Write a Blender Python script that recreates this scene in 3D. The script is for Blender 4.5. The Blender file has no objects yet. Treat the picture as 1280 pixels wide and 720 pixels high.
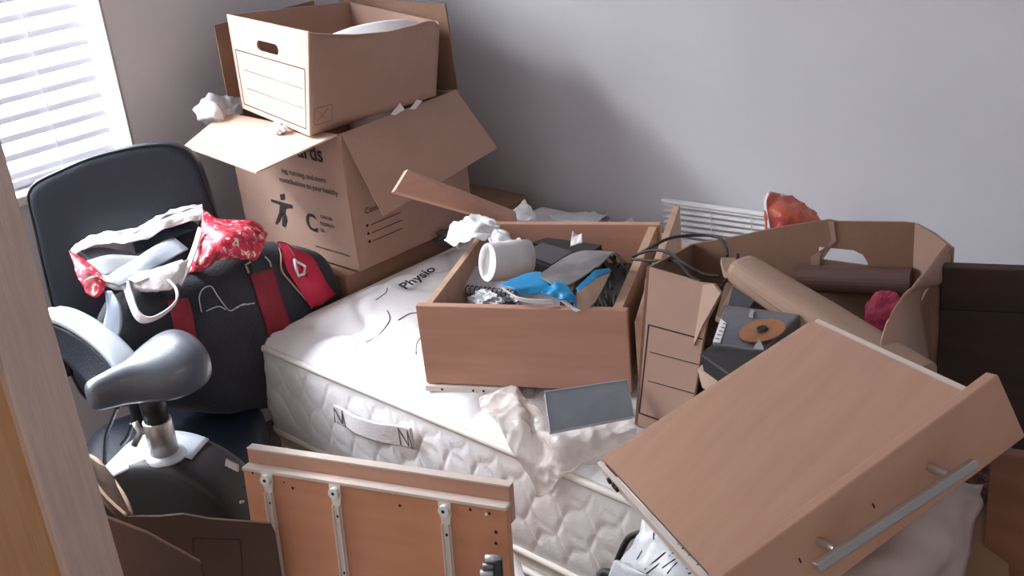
import bpy, bmesh, math, random
from mathutils import Vector, Matrix, noise as mnoise
from mathutils.bvhtree import BVHTree
random.seed(7)
V = Vector
scene = bpy.context.scene
COL = scene.collection

# ------------------------------------------------------------------ camera
FOC = 1463.0
CX = V((.724, -.21, .657)); CZ = V((-.098, .9116, .3993)).normalized()
CX = (CX - CZ * CX.dot(CZ)).normalized(); CY = CZ.cross(CX)
CAM = V((2.6, -2.14, 1.6))
def ray(px, py):
    c = V(((px - 640) / FOC, -(py - 360) / FOC, -1.0))
    return V((CX.dot(c), CY.dot(c), CZ.dot(c)))
def at(px, py, x=None, y=None, z=None, d=None):
    """world point seen at a pixel of the photograph, on a plane of the room or at a depth"""
    r = ray(px, py)
    if d is None:
        d = (x - CAM.x) / r.x if x is not None else (y - CAM.y) / r.y if y is not None else (z - CAM.z) / r.z
    return CAM + r * d
def onp(px, py, p, n):
    r = ray(px, py); n = V(n)
    return CAM + r * ((V(p) - CAM).dot(n) / r.dot(n))
cd = bpy.data.cameras.new('camera'); cam = bpy.data.objects.new('camera', cd); COL.objects.link(cam)
# rows of R: world axes in camera coords -> matrix columns = camera axes in world
cam.matrix_world = Matrix(((CX.x, CX.y, CX.z, CAM.x), (CY.x, CY.y, CY.z, CAM.y), (CZ.x, CZ.y, CZ.z, CAM.z), (0, 0, 0, 1)))
cd.sensor_width = 36; cd.lens = FOC / 1280 * 36; cd.clip_start = .02
scene.camera = cam

# --------------------------------------------------------------- materials
def lin(c):
    return tuple(((v / 255) / 12.92 if v / 255 <= .04045 else ((v / 255 + .055) / 1.055) ** 2.4) for v in c) + (1,)
MATS = {}
def mat(name, rgb, rough=.6, rgb2=None, scale=8, stretch=(1, 1, 1), bump=0, bscale=60, metal=0, trans=0, alpha=1, spec=.5,
        sheen=0, coat=0, lo=.35, hi=.65, bstretch=None, detail=4, kind='noise', sub=0):
    if name in MATS: return MATS[name]
    m = bpy.data.materials.new(name); m.use_nodes = True; nt = m.node_tree; b = nt.nodes['Principled BSDF']
    b.inputs['Base Color'].default_value = lin(rgb); b.inputs['Roughness'].default_value = rough
    b.inputs['Metallic'].default_value = metal; b.inputs['Specular IOR Level'].default_value = spec
    if trans: b.inputs['Transmission Weight'].default_value = trans; b.inputs['IOR'].default_value = 1.3
    if alpha < 1: b.inputs['Alpha'].default_value = alpha
    if sheen: b.inputs['Sheen Weight'].default_value = sheen
    if coat: b.inputs['Coat Weight'].default_value = coat
    tc = nt.nodes.new('ShaderNodeTexCoord')
    if rgb2:
        mp = nt.nodes.new('ShaderNodeMapping'); mp.inputs['Scale'].default_value = stretch
        nt.links.new(tc.outputs['Object'], mp.inputs['Vector'])
        if kind == 'voronoi':
            n = nt.nodes.new('ShaderNodeTexVoronoi'); out = 'Color'
        else:
            n = nt.nodes.new('ShaderNodeTexNoise'); n.inputs['Detail'].default_value = detail; out = 'Fac'
        n.inputs['Scale'].default_value = scale; nt.links.new(mp.outputs[0], n.inputs['Vector'])
        r = nt.nodes.new('ShaderNodeValToRGB'); r.color_ramp.elements[0].position = lo; r.color_ramp.elements[1].position = hi
        r.color_ramp.elements[0].color = lin(rgb); r.color_ramp.elements[1].color = lin(rgb2)
        nt.links.new(n.outputs[out], r.inputs[0]); nt.links.new(r.outputs[0], b.inputs['Base Color'])
    if bump:
        n2 = nt.nodes.new('ShaderNodeTexNoise'); n2.inputs['Scale'].default_value = bscale; n2.inputs['Detail'].default_value = 5
        if bstretch:
            mp2 = nt.nodes.new('ShaderNodeMapping'); mp2.inputs['Scale'].default_value = bstretch
            nt.links.new(tc.outputs['Object'], mp2.inputs['Vector']); nt.links.new(mp2.outputs[0], n2.inputs['Vector'])
        else: nt.links.new(tc.outputs['Object'], n2.inputs['Vector'])
        bp = nt.nodes.new('ShaderNodeBump'); bp.inputs['Strength'].default_value = bump; bp.inputs['Distance'].default_value = .01
        nt.links.new(n2.outputs['Fac'], bp.inputs['Height']); nt.links.new(bp.outputs[0], b.inputs['Normal'])
    MATS[name] = m
    return m
WALL = mat('grey wall paint', (216, 216, 222), .9, (211, 211, 217), 3, bump=.05, bscale=180)
CEIL = mat('ceiling paint', (225, 223, 222), .9)
CARPET = mat('brown carpet', (92, 78, 72), 1, (70, 58, 54), 60, bump=.6, bscale=300)
WHITE = mat('white gloss paint', (240, 240, 240), .35)
CARD = mat('brown cardboard', (172, 140, 124), .85, (160, 128, 113), 5, bump=.08, bscale=90)
CARD_L = mat('pale cardboard', (208, 180, 160), .85, (199, 170, 150), 6, bump=.06, bscale=90)
CARD_A = mat('archive box board', (200, 175, 160), .8, (193, 167, 151), 4, bump=.05, bscale=90)
CARD_E = mat('cardboard edge', (190, 160, 138), .9)
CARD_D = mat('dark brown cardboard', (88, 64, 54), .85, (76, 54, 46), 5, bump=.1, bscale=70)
CARD_M = mat('mid brown cardboard', (146, 112, 92), .85, (130, 98, 80), 5, bump=.1, bscale=70)
BEECH = mat('beech veneer', (192, 147, 127), .45, (184, 138, 118), 5, (1, 1, 9), bump=.04, bscale=40, bstretch=(1, 1, 12))
BEECH_T = mat('beech veneer panel', (188, 147, 123), .45, (181, 139, 115), 4, (9, 1.2, 1), bump=.03, bscale=40)
BEECH_S = mat('pale beech side', (192, 158, 134), .55, (178, 142, 118), 6, (2, 8, 2))
BEECH_P = mat('orange beech panel', (208, 148, 114), .5, (200, 138, 104), 4, (1, 1, 6))
EDGE_W = mat('pale chipped and glare edge', (214, 200, 190), .6)
DOORW = mat('oak grained door', (222, 200, 188), .5, (211, 187, 174), 9, (16, 16, 1), bump=.25, bscale=30, bstretch=(14, 14, 1))
DOORP = mat('warm oak door panel', (222, 172, 124), .5, (210, 158, 112), 7, (12, 12, 1), bump=.2, bscale=30, bstretch=(14, 14, 1))
BLIND = mat('white slat', (222, 222, 232), .45)
BLACKL = mat('black leather', (25, 32, 48), .42, bump=.15, bscale=220, spec=.6)
BLACKF = mat('black fabric', (24, 27, 38), .8, (34, 38, 50), 14, bump=.3, bscale=160, sheen=.15)
BLACKP = mat('black plastic', (26, 27, 32), .35)
BLACKM = mat('matt black plastic', (40, 36, 38), .6)
RED = mat('red strap', (138, 26, 44), .7, (124, 20, 38), 30, bump=.2, bscale=300)
PINK = mat('pink zip panel', (214, 44, 84), .6, (190, 34, 66), 12, bump=.2, bscale=200)
MAG = mat('magenta cloth', (176, 66, 92), .9, (158, 52, 78), 60, bump=.4, bscale=300)
SILVER = mat('silver plastic', (196, 204, 214), .35, metal=.35)
STEEL = mat('brushed steel', (190, 188, 186), .35, metal=.85)
RUNNER = mat('white enamelled steel', (226, 216, 208), .45)
MATT = mat('white ticking', (236, 235, 238), .75, (228, 226, 229), 5, bump=.15, bscale=60)
MATS_ = mat('stained ticking', (232, 230, 232), .8, (214, 202, 192), 2.2, bump=.1, bscale=160, lo=.5, hi=.8)
PIPE = mat('cream piping', (228, 222, 216), .6)
BASEM = mat('beige ticking', (206, 194, 182), .85, (224, 216, 208), 3, bump=.2, bscale=80)
STITCH = mat('grey stitching', (120, 112, 112), .9)
INK = mat('black ink', (38, 30, 32), .8)
INKB = mat('faded ink', (84, 66, 60), .85)
INKG = mat('dark grey ink', (60, 60, 66), .8)
PAPER = mat('white paper', (232, 230, 232), .8, bump=.1, bscale=30)
TISSUE = mat('white tissue', (232, 232, 234), .85, (218, 217, 220), 12, bump=.3, bscale=60)
LINING = mat('white woven lining', (226, 222, 222), .6, (210, 204, 206), 10, bump=.2, bscale=200)
NOTE = mat('pale grey card', (196, 196, 202), .6)
GREYP = mat('grey paper', (96, 102, 116), .6, (138, 142, 152), 14)
PLAS = mat('clear film', (226, 222, 220), .25, alpha=.55, bump=.5, bscale=25, spec=.7)
PLASW = mat('cloudy film', (238, 228, 222), .2, (243, 236, 232), 6, alpha=.55, bump=.9, bscale=30, spec=.8)
POLY = mat('white polythene', (214, 216, 222), .35, (200, 203, 210), 6, bump=.4, bscale=25)
FROST = mat('frosted grey plastic', (160, 172, 186), .3, (142, 152, 166), 7, spec=.6)
FROSTE = mat('frosted plastic rim', (176, 180, 184), .3)
BLUE = mat('blue packaging', (22, 132, 190), .35, (40, 150, 208), 14)
GREYF = mat('grey printed film', (150, 146, 146), .4, (104, 98, 98), 9, lo=.4, hi=.6)
TANF = mat('tan paper', (186, 160, 142), .7)
ORANGE = mat('orange foil bag', (206, 112, 76), .45, (190, 70, 74), 9, bump=.4, bscale=40)
DARKW = mat('dark brown wood', (62, 40, 34), .6, (50, 32, 28), 5, (1, 1, 8))
TUBEC = mat('card tube', (178, 150, 132), .8, (168, 138, 120), 5)
DARKR = mat('dark brown roll', (98, 72, 66), .6)
COPPER = mat('copper disc', (196, 136, 84), .35, (160, 104, 70), 18, metal=.4)
DRIVE = mat('grey metal casing', (128, 130, 136), .4, (104, 104, 112), 10, metal=.5)
DENIM = mat('blue grey cloth', (58, 68, 86), .9, (44, 52, 68), 20, bump=.4, bscale=120)
TUB = mat('translucent tub plastic', (214, 198, 192), .35, (190, 172, 166), 3, alpha=.8)

def floral():
    m = bpy.data.materials.new('pink floral print'); m.use_nodes = True; nt = m.node_tree; b = nt.nodes['Principled BSDF']
    b.inputs['Roughness'].default_value = .4
    tc = nt.nodes.new('ShaderNodeTexCoord')
    n = nt.nodes.new('ShaderNodeTexNoise'); n.inputs['Scale'].default_value = 34; n.inputs['Detail'].default_value = 5
    n.inputs['Distortion'].default_value = 2.2
    nt.links.new(tc.outputs['Object'], n.inputs['Vector'])
    r = nt.nodes.new('ShaderNodeValToRGB'); r.color_ramp.interpolation = 'CONSTANT'
    e = r.color_ramp.elements
    e[0].position = 0; e[0].color = lin((86, 92, 58)); e[1].position = .36; e[1].color = lin((150, 32, 44))
    for p, c in ((.44, (206, 50, 78)), (.56, (222, 92, 112)), (.60, (236, 214, 196)), (.68, (196, 40, 66))):
        q = e.new(p); q.color = lin(c)
    nt.links.new(n.outputs['Fac'], r.inputs[0]); nt.links.new(r.outputs[0], b.inputs['Base Color'])
    return m
FLORAL = floral()

# ----------------------------------------------------------------- objects
OFF = {}
def tag(o, label=None, cat=None, group=None, kind=None):
    if label: o['label'] = label
    if cat: o['category'] = cat
    if group: o['group'] = group
    if kind: o['kind'] = kind
    return o
def thing(name, label, cat, loc=(0, 0, 0), group=None):
    o = bpy.data.objects.new(name, None); COL.objects.link(o); o.location = loc; o.empty_display_size = .05
    OFF[o.name] = V(loc)
    return tag(o, label, cat, group)
def mk(name, verts, faces, m, parent=None, smooth=False, bevel=0, label=None, cat=None, group=None, sol=0, sub=0, kind=None):
    verts = [V(v) for v in verts]
    if parent is not None: off = OFF[parent.name]
    else:
        c = sum(verts, V()) / len(verts); off = V((c.x, c.y, min(v.z for v in verts)))
        if kind == 'structure': off = V((0, 0, 0))
    me = bpy.data.meshes.new(name); me.from_pydata([v - off for v in verts], [], faces); me.validate()
    bm = bmesh.new(); bm.from_mesh(me); bmesh.ops.recalc_face_normals(bm, faces=bm.faces); bm.to_mesh(me); bm.free()
    if smooth:
        for p in me.polygons: p.use_smooth = True
    me.materials.append(m)
    o = bpy.data.objects.new(name, me); COL.objects.link(o)
    if parent is not None: o.parent = parent
    else: o.location = off
    OFF[o.name] = off
    if sol:
        md = o.modifiers.new('solid', 'SOLIDIFY'); md.thickness = sol; md.offset = 0
    if sub:
        md = o.modifiers.new('sub', 'SUBSURF'); md.levels = sub; md.render_levels = sub
    if bevel:
        md = o.modifiers.new('bevel', 'BEVEL'); md.width = bevel; md.segments = 2; md.limit_method = 'ANGLE'; md.angle_limit = .6
    return tag(o, label, cat, group, kind)
class MB:
    def __init__(s): s.v = []; s.f = []
    def add(s, v, f):
        k = len(s.v); s.v += [V(a) for a in v]; s.f += [tuple(i + k for i in q) for q in f]; return s
    def prism(s, pts, off):
        pts = [V(p) for p in pts]; n = len(pts); off = V(off)
        s.add(pts + [p + off for p in pts], [tuple(range(n)), tuple(range(2 * n - 1, n - 1, -1))] + [(i, (i + 1) % n, n + (i + 1) % n, n + i) for i in range(n)])
        return s
    def box(s, o, a, b, c):
        o, a, b, c = V(o), V(a), V(b), V(c); return s.prism([o, o + a, o + a + b, o + b], c)
    def tube(s, pts, r, seg=10, close=False, cap=True):
        pts = [V(p) for p in pts]; n = len(pts); rr = r if isinstance(r, (list, tuple)) else [r] * n
        vs = []; up = V((0, 0, 1)); prev = None
        for i, p in enumerate(pts):
            t = (pts[(i + 1) % n] - pts[i - 1]) if close else (pts[min(i + 1, n - 1)] - pts[max(i - 1, 0)])
            t.normalize()
            u = (prev - t * prev.dot(t)) if prev is not None else t.cross(up if abs(t.z) < .9 else V((1, 0, 0)))
            u.normalize(); w = t.cross(u); prev = u
            vs += [p + (u * math.cos(a) + w * math.sin(a)) * rr[i] for a in [2 * math.pi * k / seg for k in range(seg)]]
        fs = []
        for i in range(n if close else n - 1):
            j = (i + 1) % n
            fs += [(i * seg + k, i * seg + (k + 1) % seg, j * seg + (k + 1) % seg, j * seg + k) for k in range(seg)]
        if cap and not close: fs += [tuple(range(seg))[::-1], tuple(range((n - 1) * seg, n * seg))]
        return s.add(vs, fs)
    def build(s, name, m, parent=None, **k): return mk(name, s.v, s.f, m, parent, **k)
def cr(p0, p1, p2, p3, t):
    return .5 * ((2 * p1) + (p2 - p0) * t + (2 * p0 - 5 * p1 + 4 * p2 - p3) * t * t + (3 * p1 - p0 - 3 * p2 + p3) * t ** 3)
def spline(pts, m=6, close=False):
    pts = [V(p) for p in pts]; n = len(pts); out = []
    for i in range(n if close else n - 1):
        g = (lambda j: pts[j % n]) if close else (lambda j: pts[max(0, min(n - 1, j))])
        for k in range(m): out.append(cr(g(i - 1), g(i), g(i + 1), g(i + 2), k / m))
    if not close: out.append(pts[-1])
    return out
def sheet(name, rows, m, parent=None, thick=.002, sub=6, amp=0, freq=20, seed=0, crease=False, **k):
    rows = [spline(r, sub) for r in rows]; nc = len(rows[0])
    cols = [spline([r[j] for r in rows], sub) for j in range(nc)]; nr = len(cols[0])
    g = [[cols[j][i].copy() for j in range(nc)] for i in range(nr)]
    if amp:
        for i in range(nr):
            for j in range(nc):
                p = g[i][j]; a = g[min(i + 1, nr - 1)][j] - g[max(i - 1, 0)][j]; b = g[i][min(j + 1, nc - 1)] - g[i][max(j - 1, 0)]
                n = a.cross(b)
                if n.length < 1e-12: continue
                n.normalize(); q = p * freq + V((seed * 7.3, seed * 3.1, seed))
                w = mnoise.noise(q) + .5 * mnoise.noise(q * 2.3)
                if crease: w = 1.2 - 2.6 * abs(mnoise.noise(q)) - 1.2 * abs(mnoise.noise(q * 2.1 + V((5, 5, 5))))
                cols[j][i] = p + n * amp * w
    vs = [cols[j][i] for i in range(nr) for j in range(nc)]
    fs = [(i * nc + j, i * nc + j + 1, (i + 1) * nc + j + 1, (i + 1) * nc + j) for i in range(nr - 1) for j in range(nc - 1)]
    return mk(name, vs, fs, m, parent, smooth=not k.pop('flat', False), sol=thick, **k)
def slab(name, pts, t, m, parent=None, n=None, **k):
    """solid board with the outline pts; t thick, away from the viewer's side"""
    pts = [V(p) for p in pts]
    if n is None:
        n = V()
        for i in range(len(pts)): n += pts[i].cross(pts[(i + 1) % len(pts)])
        n.normalize()
        if n.dot(CAM - pts[0]) > 0: n = -n
    return MB().prism(pts, V(n) * t).build(name, m, parent, **k)
def pxs(lst, **k): return [at(x, y, **k) for x, y in lst]
def loft(name, rings, m, parent=None, cap=True, **k):
    n = len(rings[0]); vs = [p for r in rings for p in r]; fs = []
    for i in range(len(rings) - 1):
        fs += [(i * n + j, i * n + (j + 1) % n, (i + 1) * n + (j + 1) % n, (i + 1) * n + j) for j in range(n)]
    if cap: fs += [tuple(range(n))[::-1], tuple(range((len(rings) - 1) * n, len(rings) * n))]
    return mk(name, vs, fs, m, parent, smooth=k.pop('smooth', True), **k)
def ring(c, u, v, ru, rv, p=2.0, seg=24, ang=0):
    out = []
    for i in range(seg):
        a = 2 * math.pi * i / seg + ang; co, si = math.cos(a), math.sin(a)
        out.append(V(c) + V(u) * ru * math.copysign(abs(co) ** (2 / p), co) + V(v) * rv * math.copysign(abs(si) ** (2 / p), si))
    return out
def crumple(name, c, r, m, parent=None, seed=0, sq=(1, 1, .6), amp=.5, freq=1.6, **k):
    bm = bmesh.new(); bmesh.ops.create_icosphere(bm, subdivisions=4, radius=1)
    for v in bm.verts:
        q = v.co * freq + V((seed * 3.7, seed * 1.9, seed * 5.1))
        w = 1 + amp * (.5 - 1.7 * abs(mnoise.noise(q)) - 1.0 * abs(mnoise.noise(q * 2.2)) + .35 * mnoise.noise(q * .7))
        v.co = V((v.co.x * w * sq[0] * r, v.co.y * w * sq[1] * r, v.co.z * w * sq[2] * r))
    vs = [v.co + V(c) for v in bm.verts]; fs = [tuple(v.index for v in f.verts) for f in bm.faces]; bm.free()
    return mk(name, vs, fs, m, parent, smooth=False, **k)
def text(name, s, o, xd, yd, size, m, parent, ext=.0003, lift=.0008, align='LEFT', shear=0, stretch=1):
    cu = bpy.data.curves.new('t', 'FONT'); cu.body = s; cu.size = 1; cu.extrude = 0; cu.align_x = align; cu.offset = .012; cu.shear = shear; cu.resolution_u = 3
    ob = bpy.data.objects.new('t', cu); COL.objects.link(ob)
    me = ob.to_mesh(); vs = [v.co.copy() for v in me.vertices]; fs = [tuple(p.vertices) for p in me.polygons]
    ob.to_mesh_clear(); COL.objects.unlink(ob); bpy.data.objects.remove(ob)
    xd, yd = V(xd).normalized(), V(yd).normalized(); n = xd.cross(yd)
    vs = [V(o) + (xd * v.x * stretch + yd * v.y) * size + n * lift for v in vs]
    return mk(name, vs, fs, m, parent, sol=ext)
def panel_hole(P, hole, t_off, c=(0.5, .5)):
    """P(u,v)->point; hole = list of (u,v); returns MB of a board with that hole"""
    n = len(hole); outer = []
    cu = sum(h[0] for h in hole) / n; cv = sum(h[1] for h in hole) / n
    angs = [math.atan2(h[1] - cv, h[0] - cu) for h in hole]
    for a in angs:
        dx, dy = math.cos(a), math.sin(a); ts = []
        if dx > 1e-9: ts.append((1 - cu) / dx)
        if dx < -1e-9: ts.append(-cu / dx)
        if dy > 1e-9: ts.append((1 - cv) / dy)
        if dy < -1e-9: ts.append(-cv / dy)
        t = min(ts); outer.append((cu + dx * t, cv + dy * t))
    # snap the nearest outer samples onto the corners
    for co in ((0, 0), (1, 0), (1, 1), (0, 1)):
        k = min(range(n), key=lambda i: (outer[i][0] - co[0]) ** 2 + (outer[i][1] - co[1]) ** 2); outer[k] = co
    mb = MB(); to = V(t_off)
    A = [P(*h) for h in hole]; B = [P(*q) for q in outer]
    vs = A + B + [p + to for p in A] + [p + to for p in B]; fs = []
    for i in range(n):
        j = (i + 1) % n
        fs += [(i, j, n + j, n + i), (2 * n + i, 3 * n + i, 3 * n + j, 2 * n + j), (i, 2 * n + i, 2 * n + j, j), (n + i, n + j, 3 * n + j, 3 * n + i)]
    return mb.add(vs, fs)
def stadium(u0, u1, v0, v1, asp, n=16):
    """rounded slot in uv; asp = width/height ratio of the panel"""
    r = (v1 - v0) / 2; ru = r / asp; out = []
    for i in range(n):
        a = -math.pi / 2 + math.pi * i / (n - 1); out.append((u1 - ru + ru * math.cos(a), (v0 + v1) / 2 + r * math.sin(a)))
    for i in range(n):
        a = math.pi / 2 + math.pi * i / (n - 1); out.append((u0 + ru + ru * math.cos(a), (v0 + v1) / 2 + r * math.sin(a)))
    return out
def quadP(a, b, c, d):
    a, b, c, d = V(a), V(b), V(c), V(d)
    return lambda u, v: (a * (1 - u) + b * u) * (1 - v) + (d * (1 - u) + c * u) * v
UP = V((0, 0, 1))

# ----------------------------------------------------------------- setting
XR, YF, HC = 3.7, -2.75, 2.45
WY1, WY0, WZ0, WZ1 = -.83, -2.35, .83, 1.98
MB().box((-.2, YF, -.1), (XR + .4, 0, 0), (0, -YF + .2, 0), (0, 0, .1)).build('floor', CARPET, kind='structure')
MB().box((-.2, YF, HC), (XR + .4, 0, 0), (0, -YF + .2, 0), (0, 0, .1)).build('ceiling', CEIL, kind='structure')
w = MB(); T = -.16
w.box((0, WY1, 0), (T, 0, 0), (0, .2 - WY1, 0), (0, 0, HC)); w.box((0, YF, 0), (T, 0, 0), (0, WY0 - YF, 0), (0, 0, HC))
w.box((0, WY0, 0), (T, 0, 0), (0, WY1 - WY0, 0), (0, 0, WZ0)); w.box((0, WY0, WZ1), (T, 0, 0), (0, WY1 - WY0, 0), (0, 0, HC - WZ1))
w.build('wall_left', WALL, kind='structure')
MB().box((T, 0, 0), (XR - T, 0, 0), (0, .12, 0), (0, 0, HC)).build('wall_back', WALL, kind='structure')
MB().box((XR, YF, 0), (.12, 0, 0), (0, -YF, 0), (0, 0, HC)).build('wall_right', WALL, kind='structure')
# window: reveal lining, frame, panes, sill
wf = MB(); fx = -.13; fw = .05
for y in (WY0, WY1 - fw, (WY0 + WY1) / 2 - fw / 2): wf.box((fx - .03, y, WZ0), (.05, 0, 0), (0, fw, 0), (0, 0, WZ1 - WZ0))
for z in (WZ0, WZ1 - fw): wf.box((fx - .03, WY0 + fw, z), (.048, 0, 0), (0, WY1 - WY0 - 2 * fw, 0), (0, 0, fw))
win = wf.build('window_1', WHITE, kind='structure', bevel=.003)
GL = mat('window glass', (235, 240, 245), .02, alpha=.06)
MB().box((fx - .008, WY0 + .02, WZ0 + .02), (.004, 0, 0), (0, WY1 - WY0 - .04, 0), (0, 0, WZ1 - WZ0 - .04)).build('window_pane', GL, win)
rv = MB()
rv.box((-.11, WY1 - .004, WZ0), (.11, 0, 0), (0, .006, 0), (0, 0, WZ1 - WZ0)); rv.box((-.11, WY0 - .002, WZ0), (.11, 0, 0), (0, .006, 0), (0, 0, WZ1 - WZ0))
rv.box((-.11, WY0, WZ1 - .004), (.11, 0, 0), (0, WY1 - WY0, 0), (0, 0, .006)); rv.build('trim_1', WHITE, kind='structure')
MB().box((-.11, WY0 - .03, WZ0 - .012), (.13, 0, 0), (0, WY1 - WY0 + .06, 0), (0, 0, .024)).build('trim_2', WHITE, kind='structure', bevel=.004)
MB().box((0, -.005, 0), (XR, 0, 0), (0, -.014, 0), (0, 0, .1)).build('baseboard_back', WHITE, kind='structure', bevel=.003)

# door leaf, opened into the room at the left of the camera
E0 = V((1.312, -1.642, .01)); dd = V((math.cos(math.radians(-66)), math.sin(math.radians(-66)), 0)); dn = V((-dd.y, dd.x, 0))
if dn.dot(CAM - E0) < 0: dn = -dn
DWd = .76; DH = 1.98; st = .088
door = MB()
def dbox(mb, s0, s1, z0, z1, n0, n1): mb.box(E0 + dd * s0 + UP * z0 + dn * n0, dd * (s1 - s0), UP * (z1 - z0), dn * (n1 - n0))
for s0, s1 in ((0, st), (DWd - st, DWd)): dbox(door, s0, s1, 0, DH, -.035, 0)
for z0, z1 in ((0, .2), (1.04, 1.16), (DH - .1, DH)): dbox(door, st, DWd - st, z0, z1, -.035, 0)
dr = door.build('door_1', DOORW, kind='structure', bevel=.003)
dp = MB()
for z0, z1 in ((.2, 1.04), (1.16, DH - .1)): dbox(dp, st - .005, DWd - st + .005, z0, z1, -.024, -.011)
dp.build('door_panel', DOORP, dr)
hm = MB(); hc = E0 + dd * .05 + UP * 1.0
hm.tube([hc, hc + dn * .04, hc + dn * .045 + dd * .1], .009); hm.box(hc - dd * .02 - UP * .07, dd * .04, UP * .14, dn * .004)
# (lever sits on the stile, above the height the photo shows)
hm2 = [v + UP * .35 for v in hm.v]; hm.v = hm2; hm.build('door_handle', STEEL, dr, smooth=False)

# ------------------------------------------------------------ window blind
bl = thing('venetian_blind', 'white venetian blind half closed over the window', 'blind', (-.055, (WY0 + WY1) / 2, WZ0 + .02))
sm = MB(); pitch = .043; ta = math.radians(46); bx = -.06; zz = WZ0 + .055
sw = .05; y0, y1 = WY0 + .012, WY1 - .028
k = 0
while zz < WZ1 - .06:
    a = V((bx - sw / 2 * math.cos(ta), y0, zz + sw / 2 * math.sin(ta))); dv = V((math.cos(ta), 0, -math.sin(ta))) * sw; up_ = V((math.sin(ta), 0, math.cos(ta)))
    crown = up_ * .004
    vs = []
    for y in (y0, y1):
        for t, h in ((0, 0), (.25, .75), (.5, 1), (.75, .75), (1, 0)): vs.append(V((a.x, y, a.z)) + dv * t + crown * h)
        for t, h in ((1, 0), (.75, .75), (.5, 1), (.25, .75), (0, 0)): vs.append(V((a.x, y, a.z)) + dv * t + crown * h - up_ * .0028)
    sm.add(vs, [tuple(range(10)), tuple(range(19, 9, -1))] + [(i, (i + 1) % 10, 10 + (i + 1) % 10, 10 + i) for i in range(10)])
    zz += pitch; k += 1
sm.build('slats', BLIND, bl)
MB().box((bx - .026, y0, WZ1 - .055), (.052, 0, 0), (0, y1 - y0, 0), (0, 0, .05)).build('head_rail', BLIND, bl, bevel=.003)
MB().box((bx - .025, y0, WZ0 + .016), (.05, 0, 0), (0, y1 - y0, 0), (0, 0, .018)).build('bottom_rail', BLIND, bl, bevel=.004)
for yy in (y1 - .14, (y0 + y1) / 2, y0 + .14):
    c_ = MB()
    for sx in (-.024, .024):
        pts = [V((bx + sx, yy, WZ0 + .03 + i * (WZ1 - WZ0 - .07) / 30)) for i in range(31)]; c_.tube(pts, .0012, 6)
    z = WZ0 + .04
    while z < WZ1 - .06:
        c_.tube([(bx - .024, yy, z + .024 * math.tan(ta) * .7), (bx + .024, yy, z - .024 * math.tan(ta) * .7)], .0009, 5); z += pitch
    c_.build('ladder_cord', WHITE, bl)

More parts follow.
